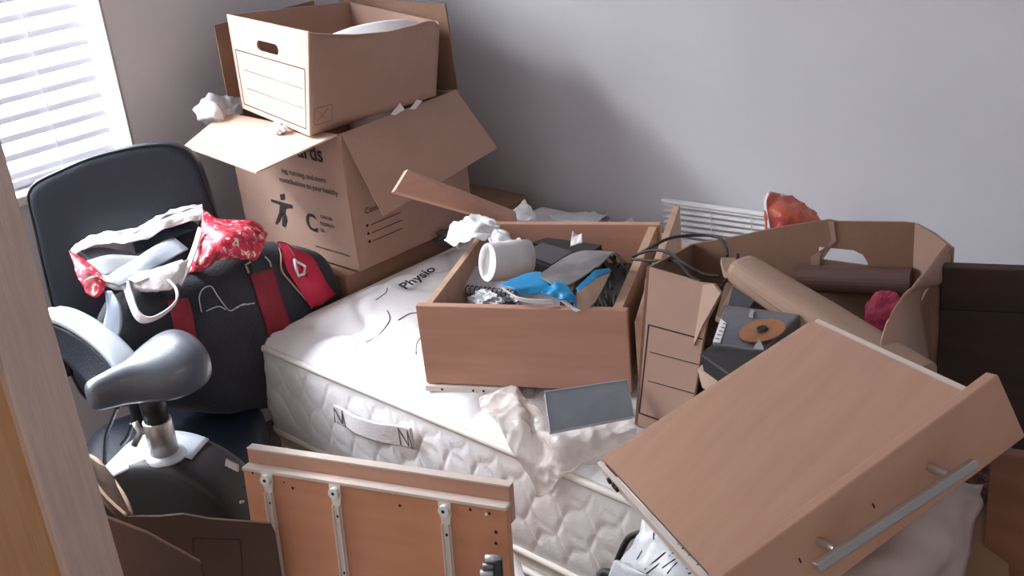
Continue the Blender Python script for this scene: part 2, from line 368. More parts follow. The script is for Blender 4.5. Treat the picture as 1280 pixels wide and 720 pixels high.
# --------------------------------------------------------------- mattresses
def mattress(name, label, x0, x1, y0, y1, z0, z1, mtop, mside, quilt, root):
    cr_ = .035; N = []
    def rect(inset):
        pts = []; r = max(cr_ - inset, .01)
        ax0, ax1, ay0, ay1 = x0 + inset, x1 - inset, y0 + inset, y1 - inset
        def line(a, b, n): return [V((a[0] + (b[0] - a[0]) * i / n, a[1] + (b[1] - a[1]) * i / n, 0)) for i in range(n)]
        def arc(cx, cy, a0): return [V((cx + r * math.cos(a0 + math.pi / 2 * i / 6), cy + r * math.sin(a0 + math.pi / 2 * i / 6), 0)) for i in range(6)]
        pts += line((ax0 + r, ay0), (ax1 - r, ay0), 420) + arc(ax1 - r, ay0 + r, -math.pi / 2)
        pts += line((ax1, ay0 + r), (ax1, ay1 - r), 60) + arc(ax1 - r, ay1 - r, 0)
        pts += line((ax1 - r, ay1), (ax0 + r, ay1), 120) + arc(ax0 + r, ay1 - r, math.pi / 2)
        pts += line((ax0, ay1 - r), (ax0, ay0 + r), 140) + arc(ax0 + r, ay0 + r, math.pi)
        return pts
    base = rect(0); n = len(base); lv = 40; vs = []
    dist = [0]
    for i in range(1, n): dist.append(dist[-1] + (base[i] - base[i - 1]).length)
    for j in range(lv + 1):
        t = j / lv
        for i in range(n):
            p = base[i]; q = base[(i + 1) % n] - base[i - 1]; nn = V((q.y, -q.x, 0)).normalized()
            sag = .006 * math.sin(math.pi * t)
            edge = min(t, 1 - t) * 6; edge = min(1, edge)
            zz_ = t * (z1 - z0); zig = .010 * math.sin(dist[i] * 90)
            f1 = abs(math.sin(math.pi * (dist[i] + zz_ + zig) / .074)); f2 = abs(math.sin(math.pi * (dist[i] * 1.0 - zz_ * .9 + zig) / .074))
            disp = quilt * edge * (min(f1, f2, .7) / .7) ** .5
            vs.append(V((p.x, p.y, z0 + (z1 - z0) * t)) + nn * (sag + disp))
    fs = [(j * n + i, j * n + (i + 1) % n, (j + 1) * n + (i + 1) % n, (j + 1) * n + i) for j in range(lv) for i in range(n)]
    mk('border', vs, fs, mside, root, smooth=True)
    # top with soft quilted puffs
    nx, ny = 260, 130; vs = []
    for j in range(ny + 1):
        for i in range(nx + 1):
            u, v = i / nx, j / ny; x = x0 + .004 + (x1 - x0 - .008) * u; y = y0 + .004 + (y1 - y0 - .008) * v
            # squircle the corners
            ex, ey = min(x - x0, x1 - x), min(y - y0, y1 - y)
            if ex < cr_ and ey < cr_:
                sx = 1 if x - x0 < x1 - x else -1; sy = 1 if y - y0 < y1 - y else -1
                ccx = x0 + cr_ if sx > 0 else x1 - cr_; ccy = y0 + cr_ if sy > 0 else y1 - cr_
                vx, vy = x - ccx, y - ccy; m_ = max(abs(vx), abs(vy)); l_ = math.hypot(vx, vy)
                if l_ > 0: x, y = ccx + vx * m_ / l_, ccy + vy * m_ / l_
            e = min(1, min(ex, ey) / .06)
            wx = x + .05 * math.sin(y * 17) + .02 * math.sin(y * 41); wy = y + .05 * math.sin(x * 15) + .02 * math.sin(x * 37)
            g = min(abs(math.sin(wx * 12.5 + wy * 3)), abs(math.sin(wy * 12.5 - wx * 2.0)), .5) / .5
            h = .028 * (1 - (1 - e) ** 2) * (.45 + .55 * g ** .55)
            h += .004 * mnoise.noise(V((x * 5, y * 5, 0)))*e
            vs.append(V((x, y, z1 + h - .022 * 0)))
    w_ = nx + 1
    fs = [(j * w_ + i, j * w_ + i + 1, (j + 1) * w_ + i + 1, (j + 1) * w_ + i) for j in range(ny) for i in range(nx)]
    mk('top_cover', vs, fs, mtop, root, smooth=True)
    for z in (z1, z0):
        MB().tube([V((p.x, p.y, z)) for p in base[::2]], .0075, 8, close=True).build('piping', PIPE, root, smooth=True)
    vsb = [V((p.x, p.y, z0)) for p in base]; mk('underside', vsb, [tuple(range(n))], mside, root)
ZM = .57
MX0, MX1, MY0, MY1 = .585, 1.875, -.965, -.04
mt = thing('mattress', 'white quilted mattress with a side handle, lying on top of the lower one', 'mattress', ((MX0 + MX1) / 2, (MY0 + MY1) / 2, .345))
mattress('mattress', '', MX0, MX1, MY0, MY1, .345, ZM - .02, MATT, MATS_, .0035, mt)
# handle on the side
hd = MB(); h0 = at(418, 506, y=MY0 - .016); h1 = at(421, 528, y=MY0 - .016); h2 = at(520, 562, y=MY0 - .016); h3 = at(514, 535, y=MY0 - .016)
nrm = V((0, -1, 0))
rows = []
for t in (0, .5, 1):
    a = h0.lerp(h1, t); b = h3.lerp(h2, t)
    rows.append([a, a.lerp(b, .15) + nrm * .004, a.lerp(b, .35) + nrm * .014, a.lerp(b, .65) + nrm * .014, a.lerp(b, .85) + nrm * .004, b])
sheet('handle', rows, LINING, mt, thick=.003, sub=4)
for c0, c1 in ((0, .16), (.84, 1)):
    P = quadP(h0, h3, h2, h1)
    z_ = [P(c0 + .01, .9), P(c0 + .02, .1), P(c1 - .05, .85), P(c1 - .03, .1), P(c1 - .01, .92)]
    MB().tube([p + nrm * .0055 for p in z_], .0013, 6).build('stitching', STITCH, mt)
TZ = ZM + .008
# embroidered script and scrolls on the top
p = at(507, 364, z=TZ); q = at(572, 322, z=TZ)
text('embroidery', 'Physio', p, q - p, UP.cross(q - p), .046, INK, mt, shear=.4, lift=.004, ext=.0006)
for pts in ([(457, 428), (474, 418), (487, 400), (484, 388)], [(498, 400), (512, 392), (522, 391)], [(470, 375), (482, 366), (484, 360)], [(372, 350), (385, 345)], [(520, 442), (521, 430), (527, 420)]):
    MB().tube(spline([at(a, b, z=TZ) for a, b in pts], 6), .0012, 5).build('stitching', STITCH, mt)
lm = thing('mattress', 'beige lower mattress under the white one, mostly hidden by the beech panel', 'mattress', ((MX0 + MX1) / 2, (MY0 + MY1) / 2, .0))
mattress('lower', '', MX0 + .02, MX1, MY0 - .0, MY1, .10, .305, BASEM, BASEM, .0025, lm)
MB().box((MX0 + .05, MY0 + .03, 0), (MX1 - MX0 - .08, 0, 0), (0, MY1 - MY0 - .06, 0), (0, 0, .10)).build('base_frame', DARKW, lm)

# --------------------------------------------------- corner boxes
ZB = .60
b0 = at(450, 340, z=ZB)                    # near bottom corner of the big carton
BX1, BY0 = b0.x, b0.y
BX0, BY1 = BX1 - .44, BY0 + .37
ZT = ZB + .325
MX0 = .585
lowb = thing('cardboard_box', 'closed brown carton at the bottom of the corner stack, just showing beside the mattress', 'box', ((BX0 + BX1) / 2, (BY0 + BY1) / 2, 0))
lb = MB(); lx1 = MX0 - .018
lb.box((BX0, BY0 - .03, 0), (lx1 - BX0, 0, 0), (0, .62, 0), (0, 0, ZB - .006))
lb.build('body', CARD_M, lowb, bevel=.004)
MB().box((BX0, (BY0 + BY1) / 2 - .03, ZB - .0058), (lx1 - BX0, 0, 0), (0, .05, 0), (0, 0, .0006)).build('tape', TANF, lowb)

bb = thing('moving_box', 'large printed brown carton with open flaps in the corner, under the archive box', 'box', ((BX0 + BX1) / 2, (BY0 + BY1) / 2, ZB))
T_ = .005
wl = MB()
wl.box((BX0, BY0, ZB), (BX1 - BX0, 0, 0), (0, T_, 0), (0, 0, ZT - ZB)); wl.box((BX0, BY1 - T_, ZB), (BX1 - BX0, 0, 0), (0, T_, 0), (0, 0, ZT - ZB))
wl.box((BX0, BY0 + T_, ZB), (T_, 0, 0), (0, BY1 - BY0 - 2 * T_, 0), (0, 0, ZT - ZB)); wl.box((BX1 - T_, BY0 + T_, ZB), (T_, 0, 0), (0, BY1 - BY0 - 2 * T_, 0), (0, 0, ZT - ZB))
wl.box((BX0 + T_, BY0 + T_, ZB), (BX1 - BX0 - 2 * T_, 0, 0), (0, BY1 - BY0 - 2 * T_, 0), (0, 0, T_))
wl.build('body', CARD, bb, bevel=.0015)
# front flap folded out towards the chair
f1 = V((BX0, BY0, ZT)); f2 = V((BX1 - .004, BY0, ZT)); f3 = at(320, 215, z=ZT - .008); f4 = at(230, 182, z=ZT - .004)
slab('flap', [f2, f1, f4, f3.lerp(f4, .2), f3], .004, CARD_L, bb, label='pale front flap folded out level')
# right flap hangs out to the right
g1 = V((BX1, BY0 + .01, ZT)); g2 = V((BX1, BY0 + .37, ZT)); g4 = at(480, 270, x=BX1 + .085)
g3 = at(622, 185, x=BX1 + .085)
g2 = at(570, 112, x=BX1 + .004)
slab('flap', [g1, g2, g3, g4], .004, CARD, bb, label='right flap hanging down and outwards')
# back flap standing, left flap standing
r1 = V((BX0 + .12, BY1 - .005, ZT)); r2 = V((BX1, BY1 - .02, ZT))
bfp = V((0, BY1 - .03, 0))
slab('flap', [at(572, 112, y=BY1 + .004), at(556, 5, y=BY1 + .004), at(500, 2, y=BY1 + .004), V((BX0 + .03, BY1 + .004, ZT + .25)), V((BX0 + .03, BY1 + .004, ZT - .05))], .004, CARD_M, bb, n=(0, 1, 0), label='back flap standing against the wall')
slab('flap', [V((BX0 - .002, BY0 + .02, ZT)), V((BX0 - .002, BY0 + .34, ZT)), V((BX0 - .03, BY0 + .34, ZT + .2)), V((BX0 - .03, BY0 + .04, ZT + .2))], .004, CARD_M, bb, label='left flap standing up')
# print on the front face
xd = V((1, 0, 0)); fy = BY0 - .0006
def fp(px, py): return at(px, py, y=BY0 - .001)
text('lettering', 'rewards', fp(405, 203), xd, UP, .056, INK, bb, align='RIGHT')
text('lettering', 'ing, running, and more', fp(408, 229), xd, UP, .0185, INKB, bb, align='RIGHT')
text('lettering', 'contributions to your healthy', fp(423, 245), xd, UP, .0185, INKB, bb, align='RIGHT')
text('lettering', 'C', fp(384, 286), xd, UP, .062, INK, bb)
for i, s in enumerate(('CANCER', 'RESEARCH', 'UK')): text('lettering', s, fp(401, 272 + i * 8.5), xd, UP, .011, INKB, bb)
text('lettering', 'registered charity number in the United Kingdom', fp(438, 321), xd, UP, .0065, INKB, bb, align='RIGHT')
pic = MB(); fo = V((0, -.0006, 0))
for poly in ([(350, 243), (355, 242), (356, 249), (351, 250)], [(339, 249), (365, 256), (365, 260), (357, 260), (356, 269), (349, 267), (350, 256), (339, 252)], [(349, 266), (353, 267), (350, 275), (346, 281), (344, 279)], [(353, 267), (357, 268), (359, 276), (356, 284), (353, 282)]):
    pic.prism([fp(*q) for q in poly], fo)
pic.build('logo', INK, bb)
# print on the right face
def rp(px, py): return at(px, py, x=BX1 + .001)
yd_ = V((0, 1, 0))
text('lettering', 'Contents:', rp(456, 268), yd_, UP, .02, INKB, bb)
for i in range(3):
    a = rp(458 + i * 1.5, 284 + i * 10)
    MB().box(a, (.0006, 0, 0), (0, .006, 0), (0, 0, .006)).build('tick_box', INK, bb)
    MB().box(a + V((0, .014, 0)), (.0006, 0, 0), (0, .09, 0), (0, 0, .002)).build('printed_line', INKB, bb)

# archive box standing on the open carton
ab = thing('archive_box', 'open archive storage box with ruled label panel, topmost of the corner stack', 'box', (.32, -.42, ZT))
zA = ZT + .006
FR = at(387, 170, z=zA); FL = at(303, 135, z=zA + .012); BR = at(545, 120, z=zA + .01); BLb = FL + (BR - FR)
FRt = at(385, 40, y=FR.y - .012); FLt = at(283, 18, y=FL.y - .012); BRt = at(550, 27, x=BR.x + .02); BLt = FLt + (BRt - FRt) * .98 + V((0, 0, .012))
tt = .004
Pf = quadP(FL, FR, FRt, FLt); nf = (FR - FL).cross(FRt - FR).normalized()
if nf.dot(CAM - FR) < 0: nf = -nf
asp = (FR - FL).length / (FRt - FR).length
# slot centred where the photo has it
hole = stadium(.36, .64, .70, .81, asp, 14)
panel_hole(Pf, hole, -nf * tt).build('front_panel', CARD_A, ab)
# right side with its dipping rim
def PR(u, v): return quadP(FR, BR, BRt, FRt)(u, v)
prof = [(0, 0), (1, 0), (1, .93), (.97, 1), (.9, 1.02), (.8, .98), (.6, .93), (.35, .93), (.15, .96), (.04, .98), (0, 1)]
nr_ = (BR - FR).cross(FRt - FR).normalized()
if nr_.dot(CAM - FR) < 0: nr_ = -nr_
def ptop(u):
    ps = sorted([q for q in prof if q[1] > .5] )
    for (ua, va), (ub, vb_) in zip(ps, ps[1:]):
        if u <= ub: return va + (vb_ - va) * (u - ua) / max(1e-6, ub - ua)
    return ps[-1][1]
us_ = [i / 24 for i in range(25)]
gv = [PR(u, ptop(u) * j / 12) - nr_ * (tt / 2) for j in range(13) for u in us_]
mk('side_panel', gv, [(j * 25 + i, j * 25 + i + 1, (j + 1) * 25 + i + 1, (j + 1) * 25 + i) for j in range(12) for i in range(24)], CARD, ab, smooth=True, sol=tt)
ml = MB(); ml.prism([FL, BLb, BLt, FLt], (BR - BLb).normalized() * tt); ml.build('side_panel', CARD, ab)
MB().prism([BLb, BR, BRt, BLt], nf * tt).build('back_panel', CARD, ab)
MB().prism([FL + UP * .003, FR + UP * .003, BR + UP * .003, BLb + UP * .003], UP * tt).build('bottom', CARD, ab)
def line(mb, a, b, wd, n, lift=.0006):
    a, b = V(a), V(b); s = (b - a).normalized().cross(n) * wd / 2
    mb.prism([a - s + n * .0001, b - s + n * .0001, b + s + n * .0001, a + s + n * .0001], n * lift)
pl = MB(); U0, U1, V0, V1 = .045, .955, .06, .645
for a, b in (((U0, V0), (U1, V0)), ((U1, V0), (U1, V1)), ((U1, V1), (U0, V1)), ((U0, V1), (U0, V0))): line(pl, Pf(*a), Pf(*b), .0026, nf)
for v in (.255, .45): line(pl, Pf(.13, v), Pf(.92, v), .0013, nf)
pl.build('ruled_lines', INKB, ab)
mk_ = MB()
for a, b in (((.06, .07), (.28, .07)), ((.28, .07), (.28, .2)), ((.28, .2), (.06, .2)), ((.06, .2), (.06, .07)), ((.1, .1), (.24, .18)), ((.1, .18), (.2, .1))):
    line(mk_, PR(a[0] * .6, a[1] * 1.3), PR(b[0] * .6, b[1] * 1.3), .0015, nr_)
mk_.build('printed_mark', CARD_M, ab)
# white sheet hooked over the rim
rr = [[at(410, 45, d=2.555), at(440, 34, d=2.58), at(480, 26, d=2.61), at(515, 25, d=2.65), at(536, 36, d=2.68)],
      [at(412, 47, d=2.535), at(440, 46, d=2.555), at(480, 43, d=2.585), at(510, 41, d=2.62), at(536, 42, d=2.65)]]
sheet('paper_sheet', rr, PAPER, thick=.0015, label='curved white sheet lying over the rim of the archive box', cat='paper')
# tissue and film scraps around it
sheet('plastic_scrap', [[at(243, 139, d=2.80), at(262, 119, d=2.8), at(280, 121, d=2.84), at(300, 110, d=2.9)], [at(250, 150, d=2.76), at(268, 140, d=2.74), at(284, 143, d=2.8), at(303, 128, d=2.86)], [at(264, 158, d=2.78), at(273, 152, d=2.76), at(290, 150, d=2.8), at(306, 140, d=2.84)]],
      POLY, thick=.001, amp=.008, freq=30, crease=True, sub=8, label='crumpled clear plastic poking out left of the archive box', cat='plastic wrap')
crumple('tissue_scrap', at(348, 160, z=ZT + .012), .02, TISSUE, seed=3, sq=(1.2, .8, .6), label='small white tissue scrap in front of the archive box', cat='tissue')
sheet('paper_scrap', [[at(488, 143, d=2.62), at(500, 128, d=2.64)], [at(494, 144, d=2.62), at(506, 137, d=2.63)]], PAPER, thick=.001, sub=4, amp=.003, label='left of two paper points showing over the right carton flap', cat='paper')
sheet('paper_scrap', [[at(512, 136, d=2.64), at(521, 124, d=2.66)], [at(520, 135, d=2.64), at(528, 126, d=2.66)]], PAPER, thick=.001, sub=4, amp=.003, label='right of two paper points showing over the right carton flap', cat='paper')

# long plank lying from the flap down behind the drawer
pk = [at(510, 211, d=2.40), at(645, 264, d=2.56), at(648, 283, d=2.54), at(493, 239, d=2.385)]
slab('wooden_plank', pk, .016, BEECH, bevel=.002, label='long narrow beech plank leaning on the printed carton', cat='plank')

# ------------------------------------------------------------------ drawer on the mattress
ang = math.radians(28); DU = V((math.cos(ang), math.sin(ang), 0)); DV = V((-math.sin(ang), math.cos(ang), 0))
D0 = at(533, 480, z=.59); D0.z = .592; DW, DD_, DH_ = .385, .42, .158; bt = .016
def dl(u, v, z): return D0 + DU * u + DV * v + UP * z
def lbox(mb, u0, u1, v0, v1, z0, z1): return mb.box(dl(u0, v0, z0), DU * (u1 - u0), DV * (v1 - v0), UP * (z1 - z0))
dw = thing('drawer', 'beech drawer standing upright on the mattress, filled with clutter', 'drawer', dl(DW / 2, DD_ / 2, -.006))
lbox(MB(), 0, DW, 0, bt, 0, DH_).build('front_panel', BEECH, dw, bevel=.002)
lbox(MB(), .012, .012 + bt * .8, bt, DD_ - bt, .004, DH_ - .004).build('side_panel', BEECH_S, dw, bevel=.001)
lbox(MB(), DW - .016 - bt * .8, DW - .012, bt, DD_ - bt, .004, DH_ - .004).build('side_panel', BEECH_S, dw, bevel=.001)
lbox(MB(), .006, DW - .006, DD_ - bt, DD_, .004, DH_).build('back_panel', BEECH, dw, bevel=.001)
lbox(MB(), .02, DW - .02, bt, DD_ - bt, .012, .017).build('bottom', BEECH_S, dw)
rn = MB(); lbox(rn, -.001, .17, -.006, .02, -.014, -.002)
rn.build('runner', RUNNER, dw, bevel=.001, label='white metal runner under the front')
for u in (.03, .09, .11): lbox(MB(), u, u + .004, -.0066, -.0060, -.01, -.006).build('screw_hole', INK, dw)
lbox(MB(), .029, .036, bt, bt + .012, .10, .125).build('cam_block', BLACKM, dw)
# second board standing between drawer and carton
s1 = dl(DW + .010, .02, -.0); 
slab('wooden_board', [dl(DW + .012, .0, .0), dl(DW + .012, DD_ + .05, .0), dl(DW + .012, DD_ + .05, DH_ + .016), dl(DW + .012, .20, DH_ + .004), dl(DW + .012, 0, DH_ - .02)], .014, BEECH_S, n=DU, bevel=.001,
     label='upright pale board wedged between the full drawer and the torn carton', cat='board')

# ---- drawer contents
nb = thing('spiral_notebook', 'grey spiral notebook under the paper roll in the drawer', 'notebook', at(590, 365, z=.70))
na, nb_, nc, nd = at(565, 358, z=.70), at(642, 366, z=.69), at(648, 335, z=.70), at(590, 332, z=.71)
slab('pages', [na, nb_, nc, nd], .012, NOTE, nb, n=(0, 0, -1))
sp = MB()
for i in range(14):
    c = na.lerp(nb_, (i + .5) / 14) - UP * .003
    sp.tube([c + (UP * math.cos(a) + (nd - na).normalized() * math.sin(a)) * .008 for a in [2 * math.pi * k / 10 for k in range(10)]], .0012, 5, close=True)
sp.build('wire_binding', BLACKP, nb)
slab('magazine', [at(558, 377, z=.665), at(700, 388, z=.665), at(700, 360, z=.668), at(575, 356, z=.668)], .02, NOTE, n=(0, 0, -1), label='grey papers flat in the front of the drawer below the notebook', cat='papers')
# paper roll
pr0 = at(609, 328, d=2.145); pr1 = at(658, 324, d=2.20)
ax = (pr1 - pr0).normalized(); ru = (UP - ax * ax.z).normalized(); rw = ax.cross(ru)
rings = []
for t, ro in ((0, .036), (.25, .037), (.6, .039), (1, .038)): rings.append(ring(pr0.lerp(pr1, t), ru, rw, ro, ro * .75, 2, 28))
for t, ro in ((1, .024), (0, .026)): rings.append(ring(pr0.lerp(pr1, t), ru, rw, ro, ro * .3, 2, 28))
rings.append(rings[0])
rl = loft('tissue_roll', rings, TISSUE, cap=False, label='white tissue roll with its hollow end facing left, in the drawer', cat='tissue roll')
def drape(name, pts, m, label, cat, amp=.01, freq=30, seed=1, **k):
    return sheet(name, pts, m, thick=.0012, amp=amp, freq=freq, crease=True, sub=8, seed=seed, label=label, cat=cat, **k)
drape('crumpled_tissue', [[at(558, 303, d=2.33), at(570, 282, d=2.38), at(592, 273, d=2.42), at(618, 277, d=2.40)], [at(566, 307, d=2.28), at(580, 292, d=2.28), at(600, 285, d=2.28), at(622, 288, d=2.32)], [at(574, 306, d=2.26), at(588, 303, d=2.22), at(606, 300, d=2.22), at(621, 302, d=2.26)]],
      TISSUE, 'crumpled tissue draped over the left rim of the drawer', 'tissue', seed=2)
drape('crumpled_tissue', [[at(612, 302, d=2.2), at(622, 290, d=2.24), at(634, 300, d=2.26)], [at(616, 312, d=2.16), at(632, 302, d=2.18), at(650, 312, d=2.22)], [at(622, 318, d=2.15), at(640, 316, d=2.16), at(660, 318, d=2.2)]],
      TISSUE, 'peaked tissue on top of the white roll', 'tissue', seed=5)
drape('crumpled_tissue', [[at(636, 308, d=2.2), at(650, 298, d=2.22)], [at(644, 316, d=2.18), at(654, 306, d=2.2)], [at(650, 322, d=2.18), at(660, 316, d=2.2)]], TISSUE, 'small tissue tuft right of the white roll', 'tissue', seed=8, amp=.005)
# black box
bk = thing('black_box', 'flat black plastic box lying behind the blue packet in the drawer', 'box', at(685, 335, z=.72))
slab('body', [at(648, 318, z=.748), at(690, 334, z=.738), at(720, 316, z=.742), at(676, 303, z=.752)], .024, BLACKM, bk, n=(.05, .1, -1), bevel=.003)
slab('lid', [at(652, 316, z=.752), at(690, 330, z=.742), at(716, 314, z=.746), at(678, 303, z=.756)], .003, mat('dark grey plastic', (78, 76, 80), .4), bk, n=(0, 0, -1), bevel=.001)
slab('black_folder', [at(664, 303, z=.74), at(735, 318, z=.735), at(752, 306, z=.738), at(684, 297, z=.74)], .012, BLACKM, n=(0, 0, -1), label='thin black folder behind the black box in the drawer', cat='folder')
drape('white_scrap', [[at(715, 290, d=2.22), at(722, 296, d=2.22), at(728, 293, d=2.22)], [at(713, 308, d=2.2), at(720, 306, d=2.2), at(728, 304, d=2.2)]], PAPER, 'small white paper scrap sticking up at the back of the drawer', 'paper', amp=.004, seed=4)
# packets
pk1 = thing('snack_packet', 'torn blue and white plastic packet on top of the drawer clutter', 'packet', at(700, 370, z=.70))
def dsheet(name, rows, m, par, **k): return sheet(name, [[at(x, y, d=d) for x, y, d in r] for r in rows], m, par, thick=.0015, sub=7, **k)
dsheet('blue_film', [[(626, 358, 2.08), (650, 345, 2.1), (676, 341, 2.12)], [(640, 362, 2.05), (660, 358, 2.06), (684, 352, 2.08)], [(650, 366, 2.05), (668, 368, 2.05), (690, 362, 2.06)]], BLUE, pk1, amp=.003, crease=True)
dsheet('white_edge', [[(628, 360, 2.07), (645, 370, 2.04), (668, 374, 2.03), (690, 375, 2.03)], [(632, 364, 2.075), (650, 376, 2.045), (672, 379, 2.035), (694, 381, 2.035)]], PAPER, pk1, amp=.002)
dsheet('blue_film', [[(676, 368, 2.0), (690, 356, 2.01), (702, 350, 2.02)], [(694, 372, 1.99), (702, 366, 1.99), (712, 362, 2.0)], [(712, 378, 1.98), (718, 377, 1.98), (723, 383, 1.98)]], BLUE, pk1, amp=.006, freq=40, crease=True, label='glossy bright blue fold')
dsheet('white_edge', [[(700, 376, 1.995), (712, 384, 1.985), (720, 390, 1.98)], [(706, 375, 1.995), (718, 384, 1.985), (726, 388, 1.98)]], PAPER, pk1)
pk2 = thing('printed_packet', 'grey printed film packet with a blue stripe, on the right of the drawer clutter', 'packet', at(730, 350, z=.70))
dsheet('film', [[(672, 345, 2.10), (690, 332, 2.13), (712, 320, 2.16), (735, 313, 2.18), (768, 316, 2.16)], [(684, 352, 2.06), (700, 344, 2.07), (722, 334, 2.09), (745, 326, 2.11), (758, 324, 2.12)], [(700, 360, 2.02), (716, 354, 2.03), (732, 344, 2.05), (742, 336, 2.07), (748, 334, 2.08)]], GREYF, pk2, amp=.003)
dsheet('tan_face', [[(722, 362, 2.01), (740, 350, 2.03), (764, 338, 2.06)], [(718, 376, 1.99), (736, 372, 2.0), (756, 356, 2.03)], [(716, 388, 1.985), (728, 390, 1.98), (744, 378, 2.0)]], TANF, pk2, amp=.003)
slab('stripe', [at(720, 360, d=2.0), at(724, 363, d=1.995), at(745, 347, d=2.02), at(763, 340, d=2.045), at(762, 335, d=2.05), at(744, 337, d=2.035)], .002, BLUE, pk2)
for i, (x, y, r, z) in enumerate(((606, 376, .022, .70), (640, 379, .018, .69))):
    crumple('foil_scrap', at(x, y, z=z + .0), r, POLY if i == 0 else DRIVE, seed=11 + i, sq=(1.6, 1, .7), amp=.6, label=('crumpled clear wrap against the drawer front', 'small grey foil scrap right of the clear wrap in the drawer')[i], cat='scrap')
# black cable nest
cn = thing('cable_nest', 'tangle of black cables in the right end of the drawer', 'cable', at(775, 350, z=.68))
rnd = random.Random(5)
for k_ in range(9):
    pts = []
    cx_, cy_ = .27 + rnd.random() * .04, .14 + rnd.random() * .12
    for i in range(9):
        a = i * .9 + rnd.random(); pts.append(dl(min(.345, max(.24, cx_ + .04 * math.cos(a))), min(.37, max(.05, cy_ + .14 * math.sin(a * .8))), .04 + .075 * rnd.random()))
    MB().tube(spline(pts, 5), .0035, 6).build('cable', BLACKM, cn, smooth=True)
lbox(MB(), .235, .352, .03, .38, .02, .09).build('adapter', BLACKM, cn, bevel=.015)
# cables looping over to the torn carton
cc = thing('power_cable', 'thin black cable looping from the drawer over to the torn carton', 'cable', at(850, 330, z=.78))
for pts in ([(790, 322, 2.08), (812, 310, 2.06), (840, 297, 2.06), (880, 294, 2.05), (900, 298, 2.02), (908, 310, 1.98), (909, 320, 1.96)],
            [(790, 320, 2.08), (815, 313, 2.04), (836, 316, 2.0), (856, 330, 1.95), (880, 343, 1.92), (900, 345, 1.9)],
            [(790, 324, 2.07), (815, 326, 2.03), (845, 327, 1.97), (862, 345, 1.9), (876, 352, 1.87)],
            [(922, 318, 1.86), (920, 335, 1.84), (908, 350, 1.83), (898, 362, 1.82)]):
    MB().tube(spline([at(x, y, d=d) for x, y, d in pts], 8), .0028, 8).build('lead', BLACKM, cc, smooth=True)
crumple('fluff_clump', at(588, 335, z=.70), .018, BLACKM, seed=21, label='small black bundle behind the hollow end of the roll', cat='bundle')

# things on the mattress behind the drawer
drape('crumpled_tissue', [[at(641, 274, d=2.62), at(643, 260, d=2.64), at(656, 250, d=2.66)], [at(650, 277, d=2.6), at(652, 265, d=2.62), at(664, 262, d=2.64)], [at(664, 277, d=2.6), at(668, 275, d=2.62), at(670, 276, d=2.64)]], TISSUE, 'pointed tissue behind the back edge of the drawer', 'tissue', seed=7, amp=.005)
drape('plastic_wrapper', [[at(686, 270, d=2.75), at(710, 268, d=2.8), at(740, 267, d=2.8), at(760, 268, d=2.8)], [at(690, 277, d=2.66), at(715, 276, d=2.66), at(735, 276, d=2.66), at(748, 278, d=2.66)], [at(688, 284, d=2.6), at(712, 286, d=2.6), at(735, 286, d=2.6), at(750, 286, d=2.6)]], POLY, 'white plastic wrapper lying behind the drawer along the wall', 'wrapper', seed=3, amp=.006)
slab('brown_card', [at(742, 270, d=2.8), at(762, 271, d=2.8), at(758, 280, d=2.65), at(744, 280, d=2.65)], .006, CARD_M, label='small brown card beside the wrapper behind the drawer', cat='card')
drape('paper_scrap', [[at(775, 279, z=.60), at(792, 273, z=.61)], [at(778, 286, z=.585), at(793, 282, z=.585)]], PAPER, 'white scrap behind the right end of the drawer', 'paper', amp=.003)
crumple('crumpled_foil', at(556, 296, z=.60), .028, DRIVE, seed=31, sq=(1.2, .8, .6), label='grey crumpled foil left of the drawer rim by the carton', cat='foil')

# ------------------------------------------------ folded mini blind on the back wall
mbd = thing('mini_blind', 'narrow white slatted blind leaning on the back wall', 'blind', at(890, 330, y=-.04))
yw = -.035
TLm, TRm = at(830, 247, y=yw), at(960, 265, y=yw); BLm, BRm = at(836, 335, y=yw - .03), at(965, 350, y=yw - .03)
Pm = quadP(BLm, BRm, TRm, TLm)
ms = MB()
for i in range(12):
    v = 1 - (i + .9) / 12.2
    a, b = Pm(0, v), Pm(1, v)
    ms.prism([a, b, b + V((0, -.008, -.0026)), a + V((0, -.008, -.0026))], V((0, .0006, .0022)))
ms.build('slats', WHITE, mbd)
MB().prism([Pm(0, .955), Pm(1, .955), Pm(1, 1), Pm(0, 1)], (0, -.012, 0)).build('head_rail', WHITE, mbd, bevel=.001)
for u in (.13, .48, .86): MB().tube([Pm(u, 0) + V((0, -.009, 0)), Pm(u, 1) + V((0, -.009, 0))], .001, 5).build('ladder_cord', PAPER, mbd)
slab('beige_card', [at(835, 300, y=-.13), at(885, 306, y=-.13), at(880, 345, y=-.14), at(835, 345, y=-.14)], .004, EDGE_W, label='pale beige card in front of the narrow slatted blind', cat='card')
ob = thing('foil_bag', 'orange and pink foil bag sticking up by the wall behind the torn carton', 'bag', at(985, 285, y=-.16))
dsheet('film', [[(959, 241, 2.42), (985, 246, 2.44), (1004, 256, 2.44), (1018, 268, 2.44)], [(956, 262, 2.4), (982, 264, 2.38), (1002, 268, 2.38), (1022, 276, 2.4)], [(958, 288, 2.4), (982, 290, 2.38), (1002, 290, 2.38), (1024, 290, 2.4)], [(958, 330, 2.42), (982, 332, 2.41), (1002, 334, 2.41), (1022, 336, 2.42)]], ORANGE, ob, amp=.006, freq=30, crease=True)
dsheet('pale_edge', [[(962, 239, 2.425), (982, 244, 2.445), (1003, 254, 2.445)], [(960, 243, 2.42), (985, 248, 2.435), (1006, 258, 2.435)]], EDGE_W, ob)
dsheet('pale_edge', [[(959, 241, 2.415), (955, 255, 2.40), (960, 286, 2.39)], [(962, 242, 2.41), (958, 255, 2.395), (963, 286, 2.385)]], PAPER, ob)
